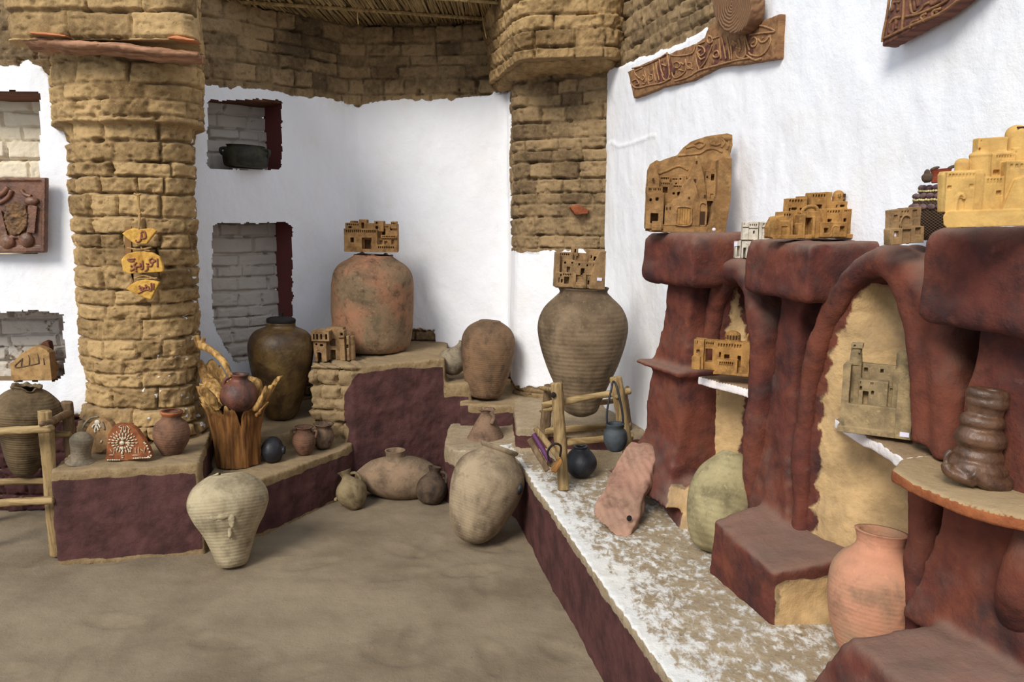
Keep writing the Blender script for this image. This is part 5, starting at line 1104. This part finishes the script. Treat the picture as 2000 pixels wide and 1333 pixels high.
p_ = mesh('opening', *ell(cp(1906, 778, 4), (16*s, 8*s, 2.2*s), 16, 8), M_DOOR, o)  # dark cap paints the shade of the hollow top
p_['label'] = 'dark cap painting the shade of the top opening'
# ================= carved boards, plaques, writing =================
M_CARV = wood('carved_brown_wood', (150, 112, 76), (116, 80, 56), 0, .8)
M_CARVD = wood('reddish_carved_field', (112, 70, 58), (80, 50, 44), 0, .85)
M_CARV2 = wood('dark_red_carved_wood', (128, 84, 68), (88, 60, 52), 0, .8)
def wq(x, y, off): return tuple(onwall(x, y, off))
M_CARVX = wood('script_wood', (172, 132, 92), (140, 100, 70), 0, .8)
def strokes(name, lines, pt, r, mat, parent, off=None, n=5):
    S = []
    for L in lines:
        q = [pt(*p) for p in L]
        if len(q) == 1: S.append(ell(q[0], (r*1.3,)*3, 8, 6)); continue
        S.append(tube(spline(q, max(4, n*len(q))), r, 6))
    return mesh(name, *merge(S), mat, parent)
T_ = thing('carved_board', 'long carved wooden board with raised script and a round log slice, on the right wall', 'board')
front = [(1225, 140), (1300, 108), (1360, 84), (1376, 72), (1384, 50), (1400, 40), (1460, 44), (1462, 50), (1522, 27), (1517, 115), (1460, 124), (1400, 132), (1350, 158), (1290, 172), (1237, 193), (1232, 165)]
fr = [wq(x, y, .045) for x, y in front]
solid('board', [extr(fr, tuple(-WN*.035))], .0045, M_CARV, T_, disp=((14, .003), (50, .0012)), smooth=1)
c_ = np.array(wq(1428, 6, .10)); S_ = []
ux = np.array(wq(1468, 0, .10))-c_; uz = np.array(wq(1424, -46, .10))-c_
ringp = [tuple(c_+ux*cos(a)+uz*sin(a)*1.15) for a in np.linspace(0, 2*pi, 32, endpoint=False)]
td = NT('log_slice'); mp = td.n('ShaderNodeVectorMath', operation='SUBTRACT'); td.l(td.co, mp.inputs[0]); mp.inputs[1].default_value = tuple(c_)
ln = td.n('ShaderNodeVectorMath', operation='LENGTH'); td.l(mp.outputs[0], ln.inputs[0]); rr = td.math('ADD', ln.outputs['Value'], td.math('MULTIPLY', td.noise(9, 3), .04)); w_ = td.math('SINE', td.math('MULTIPLY', rr, 520))
td.base(td.mix(td.math('MULTIPLY_ADD', w_, .25, .5), lin((140, 106, 76)), lin((100, 70, 50)))); td.bump([(w_, .5, .004)])
solid('log_slice', [extr(ringp, tuple(-WN*.055))], .005, td.m, T_, disp=((12, .003),), smooth=1)
# script traced from the carving (crop coordinates /6.06)
def cr(x, y): return wq(1210+x/6.06, 10+y/6.06, .047)
W = [[(1560, 400), (1600, 380), (1630, 420), (1610, 480), (1570, 490), (1560, 460), (1590, 440)], [(1640, 400), (1680, 440), (1740, 420), (1770, 370)], [(1780, 360), (1790, 430), (1740, 540), (1660, 600), (1560, 590), (1530, 560)], [(1490, 350), (1510, 440), (1540, 540)], [(1500, 590), (1600, 650), (1680, 630)],
     [(1480, 350), (1490, 480), (1490, 590), (1440, 630), (1390, 610), (1370, 550)], [(1410, 400), (1430, 470), (1420, 560)], [(1340, 420), (1390, 460)], [(1270, 380), (1290, 500), (1310, 650)], [(1210, 380), (1240, 520), (1260, 640)], [(1320, 480), (1330, 650)],
     [(1120, 560), (1160, 540), (1180, 600), (1140, 620), (1110, 600), (1120, 560)], [(1180, 400), (1190, 500), (1200, 640)], [(1050, 360), (1090, 380), (1100, 430), (1060, 450), (1040, 410), (1050, 370)], [(1100, 470), (1060, 580), (1010, 680), (960, 740)], [(930, 480), (990, 500), (1010, 560), (960, 600), (930, 560), (960, 530)],
     [(920, 480), (920, 560), (960, 640), (1010, 620)], [(900, 600), (920, 700), (940, 760), (900, 800)], [(820, 680), (850, 690), (850, 740), (810, 750), (800, 700), (820, 680)], [(780, 640), (800, 720), (870, 760)], [(640, 690), (680, 670), (720, 700), (700, 740), (660, 740)], [(720, 680), (760, 700), (780, 660)], [(790, 700), (780, 780), (720, 840), (650, 860), (620, 800)],
     [(560, 560), (580, 680), (590, 820), (570, 880), (530, 880), (500, 820)], [(470, 640), (490, 760), (520, 840)], [(500, 700), (550, 720)], [(400, 700), (410, 800), (430, 900)], [(430, 680), (450, 800), (470, 890)], [(360, 820), (390, 830), (390, 880), (350, 890), (350, 840)], [(340, 860), (350, 940)], [(300, 780), (320, 880), (300, 930), (270, 930)],
     [(270, 830), (300, 850), (280, 890), (250, 870)], [(190, 780), (230, 760), (270, 740)], [(170, 760), (190, 820), (240, 870)], [(150, 900), (200, 880), (230, 930), (190, 940)], [(700, 760), (760, 780)], [(1380, 500), (1440, 520)], [(1690, 400), (1700, 380)], [(1100, 400), (1180, 370)],
     [(600, 590), (700, 600), (860, 570), (910, 480), (1010, 430)], [(1520, 250), (1640, 240), (1740, 260), (1840, 310), (1700, 330), (1540, 350)], [(150, 750), (300, 710), (450, 640), (560, 570)], [(600, 870), (500, 920), (350, 950), (200, 980), (130, 920)], [(650, 900), (760, 870), (850, 830), (950, 770), (1200, 700), (1350, 660), (1560, 620)]]
strokes('raised_script', [[(a, b) for a, b in L] for L in W], cr, .0036, M_CARVX, T_)
fld = [cr(a, b) for a, b in [(160, 750), (560, 570), (620, 600), (860, 580), (930, 470), (1060, 360), (1480, 340), (1530, 250), (1740, 250), (1850, 310), (1790, 430), (1690, 610), (1500, 640), (1200, 690), (940, 770), (700, 880), (330, 950), (180, 960)]]
solid('carved_field', [extr([tuple(np.array(p)-WN*.0025) for p in fld], tuple(-WN*.003))], .0022, M_CARVD, T_, smooth=0)
kh = cr(645, 795); m_ = mesh('knot_hole', *ell(kh, (.006, .006, .008), 12, 8), M_DOOR, T_)  # small dark lump paints the shade in the knot's hollow
# upper right board
T_ = thing('carved_board', 'dark red carved wooden board cut by the top edge, high on the right wall', 'board')
f2 = [(1752, -60), (1720, 93), (1752, 75), (1800, 48), (1832, 32), (1870, 2), (1905, -25), (1940, -60)]
solid('board', [extr([wq(x, y, .085) for x, y in f2], tuple(-WN*.05))], .005, M_CARV2, T_, disp=((14, .003),), smooth=1)
def c2(x, y): return wq(1700+x/9.09, y/9.09, .087)
strokes('carved_frame', [[(350, -150), (300, 250), (230, 600), (215, 740)], [(230, 690), (500, 560), (800, 420), (1250, 230), (1600, -30)], [(600, -200), (590, 150), (560, 540)], [(700, -200), (720, 150), (780, 240), (880, 190), (960, 90), (1060, 40)], [(620, 300), (900, 230), (1280, 60), (1420, -60)],
                         [(960, 380), (900, 300), (1000, 240)], [(1100, 300), (1120, 200), (1250, 150)], [(700, 500), (740, 400), (860, 350)], [(380, 200), (400, 60), (520, 30)], [(340, 420), (420, 330), (540, 300)]], c2, .0038, M_CARV, T_)
for L_ in [[(760, -100), (790, 80), (800, 200)], [(830, -60), (860, 120)], [(420, 60), (400, 190)], [(480, 0), (500, 200)], [(370, 400), (340, 560), (400, 600)], [(470, 330), (460, 520)], [(980, 280), (960, 340)], [(1180, 180), (1200, 230)], [(760, 400), (800, 430)], [(1080, -60), (1100, 70), (1250, 0)]]:
    strokes('dark_carving', [L_], lambda a, b: wq(1700+a/9.09, b/9.09, .084), .006, M_LINTEL, T_)
# small blackish hook hole beside the log slice
# hanging yellow plaques on the pillar
M_YP = pot('yellow_painted_clay', (222, 172, 82), (202, 148, 62), None, rough=.8, scale=14, speck=.15)
M_SCR = flat('brown_script_clay', (140, 86, 64), .7)
T_ = thing('hanging_plaques', 'string of three yellow clay plaques with brown script hanging on the brick pillar', 'wall ornament', tuple(aty(278, 480, 3.56)))
yp = 3.555
def hp(x, y, off=0): return tuple(rel(T_, aty(200+x/5.33, 370+y/5.33, yp-off)))
PLQ = []
for nm, pts in (('plaque', [(200, 462), (250, 425), (320, 405), (400, 418), (470, 405), (530, 410), (560, 435), (500, 510), (455, 570), (340, 575), (270, 525)]),
                ('plaque', [(195, 735), (215, 705), (260, 670), (340, 650), (430, 645), (520, 660), (590, 705), (620, 780), (632, 855), (600, 862), (270, 882), (210, 850)]),
                ('plaque', [(242, 1040), (300, 985), (370, 950), (450, 938), (540, 950), (592, 968), (500, 1150), (400, 1120)])):
    PLQ.append(solid(nm, [extr([hp(a, b) for a, b in pts], (0, .018, 0))], .003, M_YP, T_, disp=((20, .002),), smooth=1))
strokes('script', [[(440, 440), (450, 500), (410, 510), (405, 470), (400, 450)], [(405, 470), (395, 530), (365, 550), (345, 530)], [(430, 440)], [(415, 438)]], lambda a, b: hp(a, b, .002), .0042, M_SCR, PLQ[0])
strokes('script', [[(572, 720), (575, 810)], [(530, 730), (550, 745), (525, 760), (500, 760), (490, 735), (520, 715)], [(525, 760), (510, 800), (470, 800), (470, 830), (440, 855)], [(480, 780), (455, 775)], [(415, 740), (420, 820), (395, 830)], [(390, 770), (395, 800), (355, 805), (345, 840)], [(355, 760), (330, 790), (340, 820), (290, 850)], [(330, 745), (290, 750), (265, 730), (340, 725)], [(350, 850)], [(300, 800)]], lambda a, b: hp(a, b, .002), .0042, M_SCR, PLQ[1])
strokes('script', [[(532, 980), (530, 1045)], [(505, 975), (508, 1050), (480, 1050)], [(470, 1010), (450, 1015), (455, 1045), (485, 1040), (475, 1010)], [(455, 1045), (420, 1055), (430, 1020)], [(405, 1050), (385, 1030), (410, 1020), (415, 1060), (370, 1085)], [(385, 1010)], [(450, 1000)]], lambda a, b: hp(a, b, .002), .0038, M_SCR, PLQ[2])
M_CARD = flat('brown_card', (136, 100, 62), .9)
mesh('backing_strip', *extr([hp(a, b, -.03) for a, b in [(228, 390), (300, 385), (306, 600), (300, 1000), (320, 960), (240, 680)]], (0, .006, 0)), M_CARD, T_, smooth=False)
for pts, r_ in (([(360, 50), (372, 150), (380, 260), (385, 420)], .0042), ([(385, 45), (378, 160), (392, 260), (380, 415)], .0035), ([(330, 45), (365, 60), (400, 50)], .005), ([(355, 250), (385, 265), (400, 250)], .005),
                ([(260, 610), (350, 625), (430, 622), (510, 605)], .0045), ([(400, 600), (430, 630), (500, 640)], .003), ([(330, 930), (430, 900), (560, 935)], .004), ([(360, 935), (470, 930), (570, 925)], .004)):
    mesh('twine', *tube(spline([hp(a, b, -.004) for a, b in pts], 20), r_, 6), M_ROPE, T_)
# relief panel in the upper left niche
M_PAN = pot('glazed_brown_panel', (128, 84, 60), (104, 68, 48), (150, 110, 70), .4, rough=.45, scale=9, spec=.5)
yq = 3.74
def pn(x, y, off=0): return tuple(aty(x/7.41, 330+y/7.41, yq-off))
T_ = thing('relief_panel', 'glossy brown clay relief panel with a vase shape, in the upper left niche', 'relief panel')
solid('panel', [extr([pn(a, b) for a, b in [(-700, 128), (655, 128), (650, 600), (640, 1215), (-700, 1225)]], (0, .03, 0)),
                extr([pn(a, b, .008) for a, b in [(-700, 128), (655, 128), (655, 175), (-700, 178)]], (0, .03, 0)), extr([pn(a, b, .008) for a, b in [(-700, 1150), (640, 1130), (640, 1200), (-700, 1220)]], (0, .03, 0)),
                extr([pn(a, b, .008) for a, b in [(605, 130), (655, 130), (640, 1200), (600, 1200)]], (0, .03, 0))], .004, M_PAN, T_, disp=((30, .0015),), smooth=1)
def pt_(pts, r_, nm='motif'): return mesh(nm, *tube(spline([pn(a, b, .004) for a, b in pts], 24), r_, 10), M_PAN, T_)
pt_([(170, 310), (130, 400), (60, 460), (-20, 500)], .011); pt_([(120, 270), (60, 340), (-30, 400)], .013); pt_([(310, 310), (360, 370), (450, 400)], .009)
S_ = [ell(pn(460, 470, .004), (.035, .02, .022)), ell(pn(385, 1030, .004), (.036, .024, .036)), ell(pn(110, 1060, .004), (.036, .024, .034)), loft([[pn(400, 540, .014), pn(540, 540, .014), pn(500, 940, .014), pn(385, 920, .014)], [pn(400, 540, -.01), pn(540, 540, -.01), pn(500, 940, -.01), pn(385, 920, -.01)]]),
      loft([[pn(-60, 600, .012), pn(20, 600, .012), pn(110, 960, .012), pn(20, 1000, .012)], [pn(-60, 600, -.01), pn(20, 600, -.01), pn(110, 960, -.01), pn(20, 1000, -.01)]]), tube([pn(160, 980, .004), pn(290, 985, .004)], .010, 8)]
solid('figures', S_, .003, M_PAN, T_, disp=((60, .0015),), smooth=2)
vp = [pn(a, b, .02) for a, b in [(60, 520), (200, 480), (350, 530), (400, 650), (380, 820), (300, 930), (200, 970), (120, 930), (60, 760)]]
solid('vase', [extr(vp, (0, .03, 0))], .003, pot('knobbly_brown', (126, 92, 60), (92, 64, 44), (190, 140, 60), .3, rough=.5, scale=30), T_, disp=((70, .009),), smooth=2)
# stone with the incised word in the lower left niche
M_SST = pot('sandstone', (190, 152, 102), (172, 132, 84), None, rough=.95, scale=10, speck=.15); M_INC = flat('dark_incised_line', (104, 82, 62), .95)
yi = aty(60, 742, 3.9)[1]; zi = LZ2+.0
yi = 3.90; k_ = 742-proj(np.array([0, yi, zi]))[1]
T_ = thing('inscribed_stone', 'cut sandstone block with a short incised word in the lower left niche', 'stone', tuple(aty(58, 743-k_*0, yi)))
def ip(x, y, off=0): return tuple(rel(T_, aty(x/11.76, 650+y/11.76, yi-off)))
solid('block', [extr([ip(a, b) for a, b in [(205, 715), (330, 640), (500, 480), (640, 390), (760, 320), (900, 330), (1060, 400), (1130, 470), (1150, 700), (1190, 1095), (260, 1100), (245, 860)]], (0, .05, 0))], .003, M_SST, T_, disp=((14, .003), (50, .001)), smooth=1)
strokes('incised_word', [[(1000, 585), (1020, 735)], [(870, 480), (885, 600), (895, 705)], [(895, 705), (700, 750), (500, 790), (370, 800), (345, 770)], [(655, 515), (680, 600), (675, 740)], [(520, 590), (500, 680), (490, 780)], [(515, 600), (430, 680), (345, 755)]], lambda a, b: ip(a, b, .0), .0034, M_INC, T_)
zz = LZ2
S_ = solid('brown_stone', [extr([tuple(aty(85+a, 650+b, 3.97)) for a, b in [(-10, 30), (-4, 20), (2, 16), (9, 18), (12, 30), (12, 92), (-12, 92)]], (0, .04, 0))], .004, pot('dark_red_stone', (112, 72, 54), (94, 58, 44), None, rough=.95), disp=((16, .003),), smooth=1)
tag(S_, 'dark reddish brown stone standing behind the inscribed sandstone block', 'stone')
S_ = solid('tan_stone', [ell(tuple(aty(103, 716, 3.98)), (.028, .02, .032))], .004, M_SST, disp=((16, .006),), smooth=1); tag(S_, 'small rounded tan stone half hidden right of the inscribed sandstone block', 'stone')
# shell mosaic plaque on the left bench
M_RB = pot('red_brown_plaque', (150, 88, 52), (128, 72, 42), None, rough=.9, scale=12, speck=.15); M_SHELL = pot('ivory_shell', (230, 220, 194), (206, 184, 146), None, rough=.5, scale=60, speck=.1)
bz = .43; P0 = atz(250, 900, bz); yo = P0[1]
T_ = thing('shell_plaque', 'red brown clay plaque with a flower and writing made of white shells', 'plaque', tuple(P0))
def sp_(x, y, off=0):
    px_, py_ = 120+x/7.69, 810+y/7.69; Y_ = yo+(900-py_)*.0006-off; return tuple(rel(T_, aty(px_, py_, Y_)))
solid('slab', [extr([sp_(a, b) for a, b in [(655, 700), (680, 480), (700, 300), (760, 190), (800, 165), (900, 155), (980, 155), (1060, 190), (1130, 250), (1240, 400), (1310, 530), (1355, 660), (1330, 668), (900, 700)]], (0, .03, .004))], .003, M_RB, T_, disp=((30, .001),), smooth=1)
S_ = []
def shell(x, y, l, w, a):
    c_ = np.array(sp_(x, y, .004)); k = 1/7.69*dep(yo, bz)/F; S_.append(xf(ell((0, 0, 0), (l*k/2, w*k*.4, w*k/2), 10, 7), ry=-R(a), off=tuple(c_)))
for ring_, l, w, n_, a0 in ((95, 46, 26, 16, 0), (150, 58, 24, 20, 0), (205, 44, 16, 22, 0)):
    for i in range(n_):
        a = 2*pi*i/n_
        if ring_ > 150 and not (-.1 < a < pi+.1): continue
        shell(920+ring_*1.0*cos(a), 420-ring_*.85*sin(a)+10, l, w, math.degrees(a))
shell(910, 430, 80, 66, 0); shell(920, 370, 60, 50, 90); shell(915, 510, 60, 46, 90); shell(910, 580, 60, 36, 90); shell(915, 625, 50, 20, 0); shell(915, 650, 40, 18, 0); shell(985, 430, 60, 36, 0)
for x in range(700, 900, 34): shell(x, 685, 36, 22, 0)
for x in range(1085, 1330, 34): shell(x, 660-(x-1085)*.05, 36, 22, 0)
for x, y in ((1245, 425), (1262, 440), (1285, 475), (1300, 515), (1325, 565), (1345, 620), (1305, 640)): shell(x, y, 34, 30, 60)
for x, y, l, a in ((745, 545, 70, -60), (790, 560, 100, 80), (825, 540, 90, 90), (745, 610, 80, 0), (1010, 560, 40, 90), (1040, 545, 70, 90), (1025, 560, 50, 0), (1110, 545, 110, 88), (1155, 540, 120, 88), (1115, 612, 130, 0), (1205, 535, 70, -40), (1245, 540, 120, 80), (890, 200, 60, 0), (905, 235, 110, 85), (935, 225, 110, 90), (965, 230, 110, 88), (1000, 190, 70, -50), (1010, 235, 70, 60), (875, 180, 50, 30)): shell(x, y, l, 13, a)
mesh('shell_mosaic', *merge(S_), M_SHELL, T_)
# round stone with a pale figure
P0 = atz(176, 893, .43); s = dep(P0[1]+.06, .5)/F
M_RST = pot('rough_tan_stone', (166, 128, 84), (136, 104, 70), (180, 160, 130), .4, rough=.95, scale=12)
T_ = thing('round_stone', 'rough round stone with a pale stick figure, behind the grey flared pot', 'stone', (float(P0[0]), float(P0[1]+.05), .43))
def rp(x, y, d=0): return ((x-176)*s, d*s+(892-y)*.35*s, (892-y)*s)
solid('disc', [loft([[rp(178+28*cos(a), 859+33*sin(a), 0) for a in np.linspace(0, 2*pi, 24, endpoint=False)], [rp(182+26*cos(a), 859+31*sin(a), 16) for a in np.linspace(0, 2*pi, 24, endpoint=False)]])], .004, M_RST, T_, disp=((16, .006), (50, .002)), smooth=2)
fx_ = lambda a, b: rp(120+a/7.69, 810+b/7.69, -1.5)
M_FIG = flat('pale_putty', (206, 198, 180), .8)
mesh('figure', *merge([ell(fx_(410, 185), (5.5*s, 2*s, 5*s), 14, 8)]+[tube(spline([fx_(*p) for p in L], 14), 1.6*s, 6) for L in ([(400, 215), (400, 250)], [(380, 210), (345, 240), (350, 260)], [(430, 215), (455, 240), (462, 262)], [(395, 245), (385, 300), (395, 330)], [(415, 245), (425, 270), (440, 300)])]), M_FIG, T_)
mesh('pale_mark', *tube(spline([fx_(505, 440), fx_(495, 475)], 8), 1.6*s, 6), M_FIG, T_)
mesh('arch_strips', *merge([tube(spline([fx_(*p) for p in L], 14), 2.0*s, 6) for L in ([(190, 290), (215, 220), (260, 160), (320, 120), (420, 105)], [(480, 180), (510, 230), (530, 290)])]), M_GREY, T_)
# pink stone slab leaning on the farthest pier
def pslab():
    A0 = atz(1205, 1048, .325)
    pts = [(1222, 872), (1238, 874), (1262, 870), (1287, 873), (1283, 892), (1270, 930), (1262, 958), (1249, 985), (1247, 1010), (1225, 1054), (1203, 1050), (1178, 1026), (1164, 1010), (1163, 990), (1180, 955), (1188, 930), (1207, 898)]
    V = [tuple(aty(x, y, A0[1]+(1050-y)*.0017+ (x-1220)*.0)) for x, y in pts]
    t_ = pot('pink_stone', (176, 134, 114), (150, 112, 94), (160, 136, 112), .35, rough=.95, scale=5, speck=.15)
    def dfn(P, N):
        g = P[:, 0]*.9+P[:, 2]*.35; return .0012*np.sin(g*210+5*fp(P, 7, 3, 3))*ss(.2, .6, -N[:, 1])+.005*fp(P, 12, 4, 9)
    o = solid('stone_slab', [extr(V, (.035, .065, -.0))], .006, t_, None, disp=((5, .012), (18, .006)), smooth=2, dispfn=dfn)
    tag(o, 'flat pink sandstone slab leaning against the farthest mud pier', 'stone slab')
    d_ = mesh('stain', *ell(tuple(aty(1229, 1013, A0[1]+.03)), (.010, .004, .012), 10, 8), M_DLID, o); d_['label'] = 'small dark stain'; 
pslab()
# rest of the courtyard behind the viewpoint
M_YARD = masonry('yard_plaster')
for nm, a_, b_ in (('wall_front', (3.1, -2.1), (-4.4, -2.1)),):
    n_ = 12; P_ = np.array([[(a_[0]+(b_[0]-a_[0])*t_, a_[1]+(b_[1]-a_[1])*t_, z_) for t_ in np.linspace(0, 1, n_)] for z_ in np.linspace(0, 2.6, 6)])
    o_ = mesh(nm, P_.reshape(-1, 3), gridfaces(6, n_), M_YARD, attrs=dict(pl=np.ones(6*n_), tone=np.full(6*n_, .5))); tag(o_, kind='structure')
# ---------------- camera, light ----------------
cam = bpy.data.cameras.new('camera'); co = bpy.data.objects.new('camera', cam); COL.objects.link(co)
cam.sensor_width = 36; cam.lens = 27; cam.clip_start = .02; co.location = (0, 0, EYE); co.rotation_euler = (pi/2-TH, 0, 0); scene.camera = co
w = bpy.data.worlds.new('world'); scene.world = w; w.use_nodes = True; nt = w.node_tree; nt.nodes.clear()
bg = nt.nodes.new('ShaderNodeBackground'); ou = nt.nodes.new('ShaderNodeOutputWorld'); nt.links.new(bg.outputs[0], ou.inputs[0])
bg.inputs[0].default_value = (.80, .89, 1.0, 1); bg.inputs[1].default_value = 1.0
sun = bpy.data.lights.new('sun', 'SUN'); so = bpy.data.objects.new('sun', sun); COL.objects.link(so)
sun.energy = 2.9; sun.angle = R(22); sun.color = (1, .955, .87)
d = np.array([.38, .68, -.62]); from mathutils import Vector
so.rotation_euler = Vector(d).to_track_quat('-Z', 'Y').to_euler()
vs = scene.view_settings; scene.display_settings.display_device = 'sRGB'
vs.view_transform = 'Standard'; vs.look = 'None'; vs.exposure = 0.12; vs.gamma = 1; vs.use_curve_mapping = False
